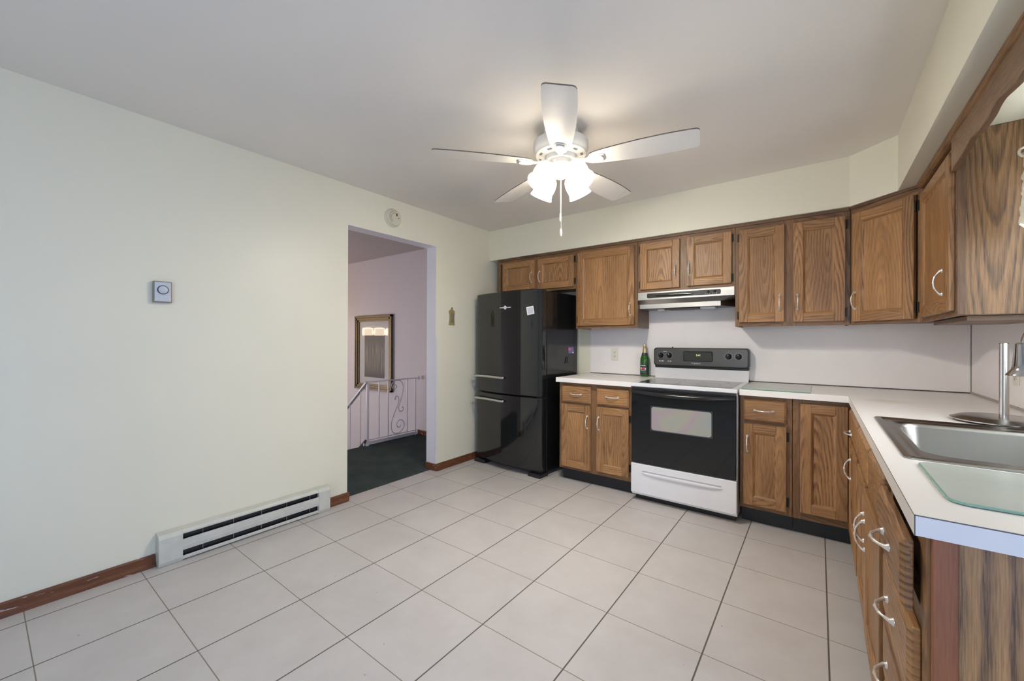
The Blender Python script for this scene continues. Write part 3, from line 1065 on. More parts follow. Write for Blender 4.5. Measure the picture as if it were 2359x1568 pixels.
def drawer(parent, fr, u0, u1, z0, z1, w0=0.0005, handle=None, name='drawer'):
    b = MB(fr)
    c = 0.012
    w1 = w0 + TH
    sd = nseed()
    b.cen = ((u0 + u1) / 2, 0, (z0 + z1) / 2)
    A = [(u0, w0, z0), (u1, w0, z0), (u1, w0, z1), (u0, w0, z1)]
    B = [(u0, w0 + 0.012, z0), (u1, w0 + 0.012, z0), (u1, w0 + 0.012, z1), (u0, w0 + 0.012, z1)]
    Cc = [(u0 + c, w1, z0 + c), (u1 - c, w1, z0 + c), (u1 - c, w1, z1 - c), (u0 + c, w1, z1 - c)]
    P = A + B + Cc
    F = [(3, 2, 1, 0), (8, 9, 10, 11)]
    for k in (0, 4):
        for i in range(4):
            j = (i + 1) % 4
            F.append((k + i, k + j, k + 4 + j, k + 4 + i))
    b.add(P, F, [b._grain([P[i] for i in f], 'u', sd) for f in F])
    o = b.build(name, OAK, parent, bevel=0.002)
    if handle:
        pull(o, fr, handle[0], w1, handle[1], True)
    return o

def face_frame(parent, fr, u0, u1, z0, z1, stiles, rails, sw=0.042):
    """stiles: list of (ua, ub); rails: list of (za, zb); front face at w = 0"""
    b = MB(fr)
    for (a, c) in stiles:
        b.box(a, c, -0.020, 0.0, z0, z1, 'z')
    st = sorted(stiles)
    for (za, zb) in rails:
        for i in range(len(st) - 1):
            b.box(st[i][1], st[i + 1][0], -0.020, -0.0003, za, zb, 'u')
    return b.build('face_frame', OAK_FRAME, parent, bevel=0.0008, seg=1)

def wall_cab(label, fr, u0, u1, z0, z1, depth, doors, mids=(), side=0.0):
    base = fr.P((u0 + u1) / 2, -depth / 2, z0)
    t = thing('wall_cabinet', label, 'cabinet', tuple(base), 'oak wall cabinets')
    b = MB(fr)
    e = 0.0008
    b.box(u0 + 0.014, u1 - 0.014, -depth + 0.002, -0.0208, z0 + 0.012, z1 - 0.0005, 'z')
    b.box(u0 + e, u0 + 0.014, -depth + 0.001, -0.0205, z0 + 0.0005, z1, 'z')
    b.box(u1 - 0.014, u1 - e, -depth + 0.001, -0.0205, z0 + 0.0005, z1, 'z')
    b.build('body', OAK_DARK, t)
    stiles = [(u0 + e, u0 + 0.030), (u1 - 0.030, u1 - e)] + list(mids)
    face_frame(t, fr, u0, u1, z0, z1 - 0.0005, stiles, [(z0, z0 + 0.030), (z1 - 0.05, z1 - 0.0005)])
    for d_ in doors:
        door(t, fr, *d_[0], handle=d_[1], hinges=d_[2])
    return t

BK = Fr((0, 0, 0), (1, 0, 0), (0, -1, 0))
UP = Fr((0, -0.30, 0), (1, 0, 0), (0, -1, 0))          # wall cabinet face plane
UD = 0.297
ZT = 2.113
wall_cab('short oak two-door wall cabinet above the black refrigerator', UP, 0.10, 1.052, 1.735, ZT, UD,
         [((0.172, 0.587, 1.770, 2.066), (0.549, 1.888), None),
          ((0.628, 1.035, 1.757, 2.064), (0.650, 1.885), (1, (1.81, 2.02)))], mids=[(0.575, 0.64)])
wall_cab('oak wall cabinet with one wide door between refrigerator and range hood', UP, 1.053, 1.652, 1.352, ZT, UD,
         [((1.079, 1.626, 1.379, 2.067), (1.592, 1.516), (-1, (1.44, 2.01)))])
wall_cab('short oak two-door wall cabinet right above the range hood', UP, 1.653, 2.397, 1.652, ZT, UD,
         [((1.677, 2.000, 1.675, 2.070), (1.969, 1.813), (-1, (1.72, 2.02))),
          ((2.055, 2.375, 1.678, 2.068), (2.075, 1.815), (1, (1.72, 2.02)))], mids=[(1.985, 2.07)])
wall_cab('tall oak two-door wall cabinet right of the range hood', UP, 2.398, 3.066, 1.348, ZT, UD,
         [((2.426, 2.707, 1.377, 2.064), (2.680, 1.512), (-1, (1.43, 2.01))),
          ((2.760, 3.041, 1.373, 2.063), (2.785, 1.511), (1, (1.43, 2.01)))], mids=[(2.690, 2.775)])
# diagonal corner cabinet: (3.068,-.30) to (3.362,-.592)
DP0, DP1 = Vector((3.068, -0.300, 0)), Vector((3.362, -0.592, 0))
dU = (DP1 - DP0).normalized()
DG = Fr(DP0, dU, (dU.y, -dU.x, 0))
DL = (DP1 - DP0).length
t = thing('wall_cabinet', 'diagonal corner oak wall cabinet with a single wide door', 'cabinet', (3.45, -0.25, 1.345), 'oak wall cabinets')
b = MB()
n2 = DG.N * -0.0205
b.prism([(3.0675, -0.0008), (3.0675, -0.300 + n2.y * 1.0), (3.068 + n2.x, -0.300 + n2.y), (3.362 + n2.x, -0.592 + n2.y), (3.66, -0.592 + n2.y), (3.66, -0.0008)], 1.358, ZT)
b.build('body', OAK_DARK, t)
face_frame(t, DG, 0, DL, 1.346, ZT, [(0.001, 0.026), (DL - 0.026, DL - 0.001)], [(1.346, 1.376), (ZT - 0.05, ZT - 0.0005)])
door(t, DG, 0.026, DL - 0.032, 1.366, 2.062, handle=(0.046, 1.502), hinges=(1, (1.43, 2.0)))
# wall cabinet on the right wall
RW = Fr((3.362, 0, 0), (0, -1, 0), (-1, 0, 0))          # u = -y
t = wall_cab('oak wall cabinet on the right wall with wide grained end panel toward the window', RW, 0.593, 1.268, 1.346, ZT, 0.303,
             [((0.640, 1.258, 1.368, 2.040), (1.150, 1.502), None)])
b = MB()
b.box(3.364, 3.6665, -1.2745, -1.2685, 1.350, ZT - 0.001, 'z', seed=31.4)
o = b.build('end_panel', OAK_PANEL, t)
o['label'] = 'darker wide grained side panel'
b = MB()
b.box(3.3635, 3.388, -1.2785, -1.2750, 1.350, ZT - 0.001, 'z')
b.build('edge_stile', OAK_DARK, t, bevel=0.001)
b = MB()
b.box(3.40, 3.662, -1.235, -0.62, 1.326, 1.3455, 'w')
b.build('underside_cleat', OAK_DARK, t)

# moulding along the cabinet tops
b = MB()
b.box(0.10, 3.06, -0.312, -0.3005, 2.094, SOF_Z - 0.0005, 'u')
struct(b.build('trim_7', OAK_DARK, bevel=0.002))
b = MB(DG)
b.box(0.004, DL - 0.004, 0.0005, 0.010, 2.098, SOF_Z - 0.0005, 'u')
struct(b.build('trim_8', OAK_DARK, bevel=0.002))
b = MB()
b.prism([(3.361, 2.080), (3.349, 2.083), (3.340, 2.092), (3.334, 2.108), (3.334, SOF_Z - 0.0005), (3.361, SOF_Z - 0.0005)], -2.44, -0.61, ax='w', axis='w')
struct(b.build('trim_9', OAK_FRAME, bevel=0.001))

# scalloped valance over the sink window
vy = [(-1.276, 1.952), (-1.33, 1.962), (-1.40, 1.966), (-1.466, 1.970), (-1.534, 1.984), (-1.57, 1.984), (-1.61, 1.977), (-1.68, 1.974), (-1.745, 1.978), (-1.786, 1.988), (-1.834, 1.992), (-1.897, 1.983), (-1.978, 1.974), (-2.04, 1.980), (-2.10, 1.992), (-2.16, 1.990), (-2.25, 1.976), (-2.42, 1.966)]
pts = smooth_path([(0, y, z) for y, z in vy], 3)
poly = [(p.y, p.z) for p in pts] + [(-2.42, SOF_Z - 0.001), (-1.276, SOF_Z - 0.001)]
b = MB()
seed = nseed()
b.prism(poly, 3.346, 3.366, ax='u', axis='w', seed=seed)
o = b.build('window_valance', OAK_VALANCE, None, (3.356, -1.276, 1.95), bevel=0.002)
tag(o, 'scalloped dark oak valance board under the soffit above the sink window', 'valance')

# lace curtain on its rod
t = thing('lace_curtain', 'ruffled ivory lace curtain hanging at the sink window by the cabinet end panel', 'curtain', (3.53, -1.37, 1.70))
b = MB()
b.tube([(3.525, -1.345, 1.955), (3.525, -2.36, 1.955)], 0.006, 10)
b.build('rod', PLASTIC_WHITE, t, smooth=40)
b = MB()
rows, cols = 26, 120
P, F = [], []
rr = random.Random(3)
for j in range(rows):
    for i in range(cols):
        k = i / (cols - 1)
        y = -1.362 - k * 0.95
        z = 1.945 - 0.275 * j / (rows - 1)
        amp = 0.010 + 0.016 * j / (rows - 1)
        x = 3.522 + amp * math.sin(k * 95 + 0.5 * math.sin(j * 0.6)) + rr.uniform(-.0018, .0018)
        if i == 0:
            y += 0.011 * math.sin(j * 1.15) + 0.006 * math.sin(j * 2.7)
        if j == rows - 1:
            z += 0.010 * math.sin(k * 160)
        P.append((x, y, z))
for j in range(rows - 1):
    for i in range(cols - 1):
        if (i * 7 + j * 13) % 11 == 0 and 0 < i < cols - 2 and j % 2 == 0:
            continue
        F.append([j * cols + i, j * cols + i + 1, (j + 1) * cols + i + 1, (j + 1) * cols + i])
b.add(P, F, None, 0, raw=True)
o = b.build('lace_panel', LACE, t, smooth=180)
md = o.modifiers.new('thickness', 'SOLIDIFY')
md.thickness = 0.002
for k in range(9):
    b = MB()
    y = -1.368 - k * 0.115
    ring = [(3.525 + 0.018 * math.cos(a), y + 0.008 * math.sin(a), 1.955 + 0.020 * math.sin(a)) for a in [2 * PI * i / 20 for i in range(21)]]
    b.tube(ring, 0.0045, 8)
    b.build('ruffle_loop', LACE, t, smooth=60)

# ------------------------------------------------------------------ base cabinets
def base_cab(label, fr, u0, u1, depth, doors=(), drawers=(), stiles=(), rails=(), name='base_cabinet', toe=True, zb=0.112, zt=0.872, body_top=None):
    base = fr.P((u0 + u1) / 2, -depth / 2, 0.0)
    t = thing(name, label, 'cabinet', tuple(base), 'oak base cabinets')
    b = MB(fr)
    e = 0.0008
    b.box(u0 + e, u1 - e, -depth + 0.001, -0.0205, zb, body_top or zt, 'z')
    b.build('body', OAK_DARK, t)
    face_frame(t, fr, u0, u1, zb, zt, list(stiles), list(rails))
    if toe:
        b = MB(fr)
        b.box(u0 + e, u1 - e, -depth + 0.001, -0.075, 0.0, zb - 0.0005)
        o = b.build('toe_kick', TOEKICK, t)
        o['label'] = 'black vinyl toe kick'
    for d_ in drawers:
        drawer(t, fr, *d_[0], handle=d_[1])
    for d_ in doors:
        door(t, fr, *d_[0], handle=d_[1], hinges=d_[2])
    return t

BF = Fr((0, -0.600, 0), (1, 0, 0), (0, -1, 0))
ZB, ZC = 0.112, 0.872
base_cab('oak base cabinet with two drawers over two doors between refrigerator and range', BF, 1.052, 1.722, 0.597,
         doors=[((1.081, 1.362, 0.135, 0.682), (1.333, 0.545), None), ((1.417, 1.696, 0.147, 0.687), (1.438, 0.547), (1, (0.22, 0.61)))],
         drawers=[((1.082, 1.363, 0.702, 0.847), (1.224, 0.775)), ((1.418, 1.695, 0.704, 0.843), (1.556, 0.775))],
         stiles=[(1.0528, 1.092), (1.352, 1.427), (1.686, 1.7212)], rails=[(ZB, ZB + 0.04), (0.675, 0.712), (0.835, ZC)])
base_cab('oak base cabinet with one drawer over one door right of the range', BF, 2.474, 2.768, 0.597,
         doors=[((2.496, 2.738, 0.140, 0.683), (2.519, 0.548), (1, (0.20, 0.62)))],
         drawers=[((2.494, 2.737, 0.704, 0.849), (2.613, 0.777))],
         stiles=[(2.4748, 2.506), (2.728, 2.7672)], rails=[(ZB, ZB + 0.04), (0.675, 0.712), (0.840, ZC)])
base_cab('oak corner base cabinet with one tall door and no handle in view', BF, 2.769, 3.063, 0.597,
         doors=[((2.810, 3.042, 0.160, 0.846), None, None)],
         stiles=[(2.7698, 2.820), (3.034, 3.0622)], rails=[(ZB, ZB + 0.055), (0.836, ZC)])

# right-hand run, facing the room: u = -y
XF = 3.063
RB = Fr((XF, 0, 0), (0, -1, 0), (-1, 0, 0))
base_cab('oak base cabinet with drawer and door at the inside corner of the right counter', RB, 0.622, 1.300, 0.600,
         doors=[((0.70, 1.275, 0.140, 0.683), (0.875, 0.540), None)],
         drawers=[((0.70, 1.275, 0.704, 0.849), (0.885, 0.738))],
         stiles=[(0.6228, 0.715), (1.262, 1.2992)], rails=[(ZB, ZB + 0.04), (0.675, 0.712), (0.840, ZC)])
base_cab('oak sink base cabinet with two false fronts over two doors', RB, 1.301, 2.225, 0.600,
         doors=[((1.335, 1.695, 0.140, 0.683), (1.668, 0.513), None), ((1.728, 2.195, 0.140, 0.683, 0.004), (1.756, 0.513), None)],
         drawers=[((1.335, 1.795, 0.704, 0.849), None), ((1.820, 2.200, 0.704, 0.849), None)],
         stiles=[(1.3018, 1.345), (1.685, 1.830), (2.190, 2.2242)], rails=[(ZB, ZB + 0.04), (0.675, 0.712), (0.840, ZC)], body_top=0.700)
t = base_cab('oak base cabinet with a stack of four drawers at the near counter end', RB, 2.226, 2.674, 0.600,
             drawers=[((2.245, 2.633, 0.698, 0.840, 0.011), (2.425, 0.757)), ((2.245, 2.633, 0.505, 0.668), (2.405, 0.578)), ((2.245, 2.633, 0.330, 0.492), (2.395, 0.404)), ((2.245, 2.633, 0.150, 0.317), (2.395, 0.235))],
             stiles=[(2.2268, 2.258), (2.620, 2.6732)], rails=[(ZB, ZB + 0.04), (0.31, 0.345), (0.48, 0.515), (0.655, 0.710), (0.832, ZC)])
b = MB()
b.box(3.104, XR - 0.001, -2.683, -2.6745, 0.0, ZC, 'z', seed=8.37)
o = b.build('end_panel', OAK_NEAR, t)
o['label'] = 'wide grained end panel'
b = MB()
b.box(XF + 0.006, 3.1035, -2.687, -2.6745, 0.0, ZC, 'z')
o = b.build('corner_post', POST_OAK, t, bevel=0.002)
o['label'] = 'reddish corner strip'

# ------------------------------------------------------------------ counters
CT0, CT = 0.875, 0.914
b = MB()
b.box(1.040, 1.726, -0.648, -0.001, CT0, CT)
tag(b.build('countertop', LAM, None, (1.38, -0.32, CT0), bevel=0.0015), 'short white laminate countertop left of the range', 'countertop')
SX0, SX1, SY0, SY1 = 3.115, 3.600, -2.185, -1.465     # hole for the sink
t = thing('countertop', 'L-shaped white laminate countertop right of the range running past the sink', 'countertop', (3.06, -0.65, CT0))
b = MB()
b.box(2.4755, XR - 0.001, -0.648, -0.001, CT0, CT)
b.box(3.043, XR - 0.001, SY1, -0.648, CT0, CT)
b.box(3.043, SX0, SY0, SY1, CT0, CT)
b.box(SX1, XR - 0.001, SY0, SY1, CT0, CT)
b.box(3.043, XR - 0.001, -2.703, SY0, CT0, CT)
b.build('worktop', LAM, t)
b = MB()
b.box(3.0445, XR - 0.001, -2.7046, -2.7032, CT0 + 0.001, CT - 0.0022)
o = b.build('end_strip', LAM_EDGE, t)
o['label'] = 'bluish white laminate end strip'
b = MB()
b.box(3.043, XR - 0.001, -2.7045, -2.7032, CT - 0.0022, CT - 0.0003)
b.box(3.0428, 3.0445, -2.7045, -2.7032, CT0, CT - 0.0003)
b.box(3.0424, 3.043, -2.703, -0.6485, CT - 0.0018, CT - 0.0004)
b.build('seam_line', SEAM, t)

# ------------------------------------------------------------------ sink, tap and things beside them
cx, cy = (3.090 + 3.622) / 2, (-2.212 - 1.440) / 2
hx, hy = (3.622 - 3.090) / 2, (2.212 - 1.440) / 2
t = thing('kitchen_sink', 'large stainless steel drop-in sink in the right counter', 'sink', (cx, cy, 0.72))
b = MB()
bx, by = (3.145 + 3.565) / 2, (-2.125 - 1.520) / 2
bhx, bhy = (3.565 - 3.145) / 2, (2.125 - 1.520) / 2
rings = [rrect(cx, cy, hx, hy, 0.018, CT + 0.0006), rrect(cx, cy, hx, hy, 0.018, CT + 0.0035), rrect(cx, cy, hx - 0.004, hy - 0.004, 0.016, CT + 0.0062),
         rrect(cx, cy, hx - 0.018, hy - 0.018, 0.014, CT + 0.0062), rrect(cx, cy, hx - 0.024, hy - 0.024, 0.014, CT + 0.0020),
         rrect(cx, cy, hx - 0.036, hy - 0.040, 0.014, CT + 0.0015),
         rrect(bx, by, bhx + 0.006, bhy + 0.010, 0.075, CT + 0.0024), rrect(bx, by, bhx, bhy, 0.070, CT - 0.0020), rrect(bx, by, bhx - 0.006, bhy - 0.008, 0.066, CT - 0.014),
         rrect(bx, by, bhx - 0.016, bhy - 0.020, 0.062, CT - 0.150), rrect(bx, by, bhx - 0.030, bhy - 0.034, 0.055, CT - 0.176), rrect(bx, by, bhx - 0.060, bhy - 0.064, 0.04, CT - 0.183),
         rrect(bx, by, 0.04, 0.04, 0.0399, CT - 0.186)]
b.loft(rings, cap1=True)
o = b.build('basin', SINK_STEEL, t, smooth=40)
b = MB()
b.lathe([(0.0, 0.004), (0.030, 0.004), (0.040, 0.001), (0.042, 0.0)], (bx, by, CT - 0.1858), (0, 0, 1), 24)
b.build('drain', CHROME, t, smooth=40)

t = thing('kitchen_tap', 'chrome gooseneck tap with flared bell spout over the sink', 'tap', (3.60, -1.83, CT + 0.006))
b = MB()
b.lathe([(0.0, 0.0), (0.030, 0.0), (0.030, 0.012), (0.018, 0.03), (0.016, 0.10), (0.012, 0.11)], (3.605, -1.83, CT + 0.0065), (0, 0, 1), 24)
b.build('base', CHROME, t, smooth=40)
b = MB()
arc = [(3.605, -1.83, CT + 0.11), (3.605, -1.83, 1.22)]
for i in range(1, 15):
    a = PI * i / 15
    arc.append((3.505 + 0.10 * math.cos(a), -1.83 + 0.012 * i / 15, 1.22 + 0.10 * math.sin(a)))
arc.append((3.407, -1.815, 1.215))
b.tube(smooth_path(arc, 3), 0.011, 14)
b.build('spout', CHROME, t, smooth=60)
b = MB()
b.lathe([(0.012, 0.100), (0.020, 0.095), (0.0235, 0.065), (0.029, 0.030), (0.032, 0.018), (0.036, 0.012), (0.044, 0.003), (0.045, 0.0), (0.036, -0.002), (0.026, 0.004), (0.0, 0.006)], (3.412, -1.812, 1.135), (-0.07, 0.0, 1), 28, cap=False)
b.build('spray_head', CHROME, t, smooth=45)
b = MB()
b.tube([(3.605, -1.862, CT + 0.07), (3.585, -1.92, CT + 0.085)], [0.008, 0.006], 10)
b.build('lever', CHROME, t, smooth=60)

t = thing('paper_towel_stand', 'empty brushed steel paper towel stand with round base behind the sink', 'stand', (3.486, -1.290, CT))
b = MB()
b.lathe([(0.0, 0.002), (0.136, 0.002), (0.145, 0.006), (0.146, 0.010), (0.120, 0.021), (0.106, 0.023), (0.0, 0.0235)], (3.486, -1.290, CT + 0.001), (0, 0, 1), 56)
b.build('base', STAND_STEEL, t, smooth=25)
b = MB()
b.lathe([(0.0135, 0.0), (0.0135, 0.292), (0.012, 0.294), (0.0, 0.294)], (3.486, -1.305, CT + 0.0245), (0, 0, 1), 28)
b.build('pole', STAND_STEEL, t, smooth=30)

t = thing('sink_plug', 'small cream sink plug on the sink rim beside the towel stand', 'plug', (3.545, -1.456, CT + 0.0065))
b = MB()
b.lathe([(0.0, 0.0), (0.022, 0.0), (0.025, 0.010), (0.026, 0.024)], (3.545, -1.456, CT + 0.0068), (0, 0, 1), 24)
b.build('stopper', PLASTIC_CREAM, t, smooth=40)
b = MB()
b.lathe([(0.026, 0.0245), (0.036, 0.025), (0.036, 0.033), (0.034, 0.035), (0.0, 0.036)], (3.545, -1.456, CT + 0.0068), (0, 0, 1), 24)
b.build('flange', PLASTIC_WHITE, t, smooth=40)

def glass_board(label, x0, x1, y0, y1, r):
    t = thing('glass_cutting_board', label, 'cutting board', ((x0 + x1) / 2, (y0 + y1) / 2, CT))
    b = MB()
    z0, z1 = CT + 0.0008, CT + 0.0065
    mx, my, ax, ay = (x0 + x1) / 2, (y0 + y1) / 2, (x1 - x0) / 2, (y1 - y0) / 2
    b.loft([rrect(mx, my, ax - 0.003, ay - 0.003, r - 0.003, z1 + 0.0002), rrect(mx, my, ax - 0.003, ay - 0.003, r - 0.003, z0)], cap0=True, cap1=True)
    b.build('panel', GLASS_BOARD, t)
    b = MB()
    b.loft([rrect(mx, my, ax - 0.0029, ay - 0.0029, r - 0.003, z0), rrect(mx, my, ax, ay, r, z0 + 0.001), rrect(mx, my, ax, ay, r, z1 - 0.001), rrect(mx, my, ax - 0.0029, ay - 0.0029, r - 0.003, z1)])
    o = b.build('polished_edge', GLASS_EDGE, t, smooth=60)
    o['label'] = 'green polished edge'
    return t
glass_board('frosted green glass board on the near end of the counter in front of the sink', 3.108, 3.56, -2.592, -2.250, 0.03)
glass_board('frosted green glass board on the counter beside the range', 2.482, 2.862, -0.630, -0.105, 0.012)

# ------------------------------------------------------------------ bottle
bp = Vector((1.632, -0.062, CT + 0.0008))
t = thing('cider_bottle', 'green glass sparkling bottle with gold foil neck standing on the counter left of the range', 'bottle', tuple(bp))
b = MB()
b.lathe([(0.0, 0.004), (0.034, 0.0), (0.0395, 0.006), (0.0405, 0.02), (0.0405, 0.142), (0.039, 0.162), (0.034, 0.182), (0.026, 0.202), (0.021, 0.214), (0.0175, 0.24), (0.015, 0.27), (0.0, 0.27)], bp, (0, 0, 1), 32)
b.build('glass_body', BOTTLE_GREEN, t, smooth=40)
b = MB()
b.lathe([(0.0215, 0.216), (0.0182, 0.240), (0.0158, 0.268), (0.0170, 0.270), (0.0172, 0.288), (0.0150, 0.293), (0.0, 0.293)], bp, (0, 0, 1), 28)
b.build('foil_cap', BOTTLE_GOLD, t, smooth=40)
b = MB()
b.lathe([(0.0288, 0.198), (0.0225, 0.2155)], bp + Vector((0, 0, 0)), (0, 0, 1), 28, cap=False)
b.build('neck_label', LOGO_DARK, t, smooth=60)
vd = (CAM - bp)
va = math.atan2(vd.y, vd.x) - 0.25
def on_bottle(a0_, a1_, z0, z1, r, mt, name, par, n=10):
    b = MB()
    P, F = [], []
    for k in range(n + 1):
        a = va + a0_ + (a1_ - a0_) * k / n
        for z in (z0, z1):
            P.append((bp.x + r * math.cos(a), bp.y + r * math.sin(a), bp.z + z))
    for k in range(n):
        F.append((2 * k, 2 * k + 2, 2 * k + 3, 2 * k + 1))
    b.add(P, F, None, 0, raw=True)
    return b.build(name, mt, par, smooth=60)
lab = on_bottle(-1.35, 1.35, 0.022, 0.112, 0.0409, LABEL_GREEN, 'front_label', t, 16)
on_bottle(-0.95, 0.45, 0.098, 0.104, 0.0412, LABEL_WHITE, 'printed_title', lab, 8)
on_bottle(-0.42, 0.22, 0.062, 0.084, 0.0412, LABEL_RED, 'printed_apples', lab, 6)
on_bottle(-0.78, -0.44, 0.063, 0.086, 0.0412, LABEL_WHITE, 'printed_blossom', lab, 5)
on_bottle(0.24, 0.52, 0.063, 0.080, 0.0412, LABEL_WHITE, 'printed_blossom', lab, 5)
on_bottle(-0.80, 0.45, 0.052, 0.056, 0.0412, LABEL_WHITE, 'printed_line', lab, 8)
on_bottle(-0.85, 0.50, 0.036, 0.044, 0.0412, LABEL_TEAL, 'printed_line', lab, 8)

# ------------------------------------------------------------------ outlets
def outlet(label, fr, u, z):
    t = thing('wall_outlet', label, 'outlet', tuple(fr.P(u, 0, z)))
    b = MB(fr)
    b.prism(rrect2(u - 0.036, u + 0.036, z - 0.058, z + 0.058, 0.006), 0.0005, 0.0055, ax='w')
    b.build('plate', IVORY, t, bevel=0.0015)
    for dz in (0.0195, -0.0195):
        b = MB(fr)
        b.prism(rrect2(u - 0.0165, u + 0.0165, z + dz - 0.0145, z + dz + 0.0145, 0.011), 0.0056, 0.0078, ax='w')
        o = b.build('socket', IVORY, t, bevel=0.0006)
        b = MB(fr)
        b.box(u - 0.0085, u - 0.0055, 0.0079, 0.0083, z + dz - 0.003, z + dz + 0.007)
        b.box(u + 0.0055, u + 0.0085, 0.0079, 0.0083, z + dz - 0.003, z + dz + 0.007)
        b.prism(rrect2(u - 0.0035, u + 0.0035, z + dz - 0.011, z + dz - 0.0045, 0.003), 0.0079, 0.0083, ax='w')
        b.build('slots', SLOT, o)
    b = MB(fr)
    b.lathe([(0.003, 0.0), (0.003, 0.001), (0.0, 0.0015)], fr.P(u, 0.0056, z), fr.N, 10)
    b.build('screw', NICKEL, t, smooth=40)
    return t
outlet('ivory wall outlet on the backsplash behind the green bottle', Fr((0, -0.004, 0), (1, 0, 0), (0, -1, 0)), 1.320, 1.110)
outlet('ivory wall outlet on the right backsplash behind the chrome tap', Fr((XR - 0.004, 0, 0), (0, -1, 0), (-1, 0, 0)), 0.735, 1.085)

# ------------------------------------------------------------------ range
RX0, RX1 = 1.730, 2.466
t = thing('electric_range', 'white and black freestanding electric range between the oak base cabinets', 'range', ((RX0 + RX1) / 2, -0.34, 0.0))
b = MB(BK)
b.box(RX0 + 0.003, RX1 - 0.003, 0.012, 0.640, 0.045, 0.884)
b.build('body', ENAMEL, t, bevel=0.003)
b = MB(BK)
b.box(RX0 + 0.02, RX1 - 0.02, 0.06, 0.600, 0.0005, 0.0448)
b.build('base', BLACK, t)
b = MB(BK)
b.box(RX0, RX1, 0.012, 0.668, 0.8845, 0.9130)
o = b.build('cooktop', ENAMEL, t, bevel=0.006, seg=3)
b = MB(BK)
b.prism(rrect2(RX0 + 0.040, RX1 - 0.040, 0.105, 0.625, 0.02), 0.9132, 0.9150, ax='z')
g = b.build('glass_top', COOK_GLASS, o, bevel=0.0006)
for (x, w, r) in ((RX0 + 0.215, 0.245, 0.085), (RX1 - 0.215, 0.245, 0.105), (RX0 + 0.215, 0.475, 0.105), (RX1 - 0.215, 0.475, 0.085)):
    b = MB()
    n = 48
    P, F = [], []
    for k in range(n):
        a = 2 * PI * k / n
        for q in (r, r - 0.004):
            P.append((x + q * math.cos(a), -w + q * math.sin(a), 0.91535))
    for k in range(n):
        j = (k + 1) % n
        F.append((2 * k, 2 * j, 2 * j + 1, 2 * k + 1))
    b.add(P, F, None, 0, raw=True)
    b.build('burner_ring', BURNER, o)
# oven door
b = MB(BK)
b.box(RX0 + 0.006, RX1 - 0.006, 0.641, 0.668, 0.298, 0.866)
dr = b.build('oven_door', OVEN_GLASS, t, bevel=0.004)
b = MB(BK)
b.prism(rrect2(1.893, 2.307, 0.566, 0.740, 0.016), 0.6681, 0.6690, ax='w')
o = b.build('window', OVEN_WINDOW, dr)
o['label'] = 'coated window with iridescent sheen painted into its colour'
b = MB(BK)
for (a0_, a1_, c0, c1) in ((1.885, 2.315, 0.740, 0.747), (1.885, 2.315, 0.559, 0.566), (1.885, 1.893, 0.566, 0.740), (2.307, 2.315, 0.566, 0.740)):
    b.box(a0_, a1_, 0.6681, 0.6688, c0, c1)
b.build('window_border', plain('grey_dot_border', (0.05, 0.052, 0.056), 0.25), dr)
b = MB(BK)
b.box(RX0 + 0.008, RX1 - 0.008, 0.641, 0.6675, 0.8665, 0.880)
for k in range(14):
    x = RX0 + 0.10 + k * 0.041
    b.box(x, x + 0.030, 0.6676, 0.6690, 0.869, 0.873)
b.build('vent_strip', BLACK, t, bevel=0.001)
b = MB()
N = 31
L_, rings = (RX1 - RX0 - 0.02) / 2, []
for i in range(N):
    k = -1 + 2 * i / (N - 1)
    x = (RX0 + RX1) / 2 + k * L_
    bow = 0.034 * (1 - abs(k) ** 2.6)
    hz = 0.846 - 0.012 * (1 - k * k)
    hw = 0.013 + 0.004 * (1 - k * k)
    rings.append([(x, -0.668 - bow * 0.55, hz + hw), (x, -0.670 - bow * 0.9, hz + hw * .9), (x, -0.676 - bow, hz + hw * .3), (x, -0.676 - bow, hz - hw * .4), (x, -0.670 - bow * 0.9, hz - hw), (x, -0.668 - bow * 0.5, hz - hw)])
b.loft(rings, cap0=True, cap1=True)
b.build('handle', BLACK_GLOSS, dr, smooth=60)
# storage drawer with scooped grip
b = MB(BK)
b.box(RX0 + 0.004, RX1 - 0.002, 0.641, 0.668, 0.064, 0.292)
dw = b.build('storage_drawer', ENAMEL, t, bevel=0.006, seg=3)
b = MB()
N, rings = 33, []
for i in range(N):
    k = -1 + 2 * i / (N - 1)
    x = 2.097 + k * 0.285
    s_ = math.sqrt(max(0, 1 - abs(k) ** 4))
    zc = 0.228
    rings.append([(x, -0.6675, zc + 0.004 * s_), (x, -0.668 - 0.016 * s_, zc + 0.001 * s_), (x, -0.668 - 0.018 * s_, zc - 0.006 * s_), (x, -0.668 - 0.010 * s_, zc - 0.018 * s_), (x, -0.6675, zc - 0.026 * s_ - 0.0005)])
b.loft(rings, cap0=True, cap1=True)
b.build('grip', ENAMEL, dw, smooth=60)
b = MB(BK)
b.prism(rrect2(1.822, 2.372, 0.2335, 0.2425, 0.0044), 0.6681, 0.6684, ax='w')
b.build('grip_recess', plain('grey_recess', (0.42, 0.43, 0.47), 0.3), dw)
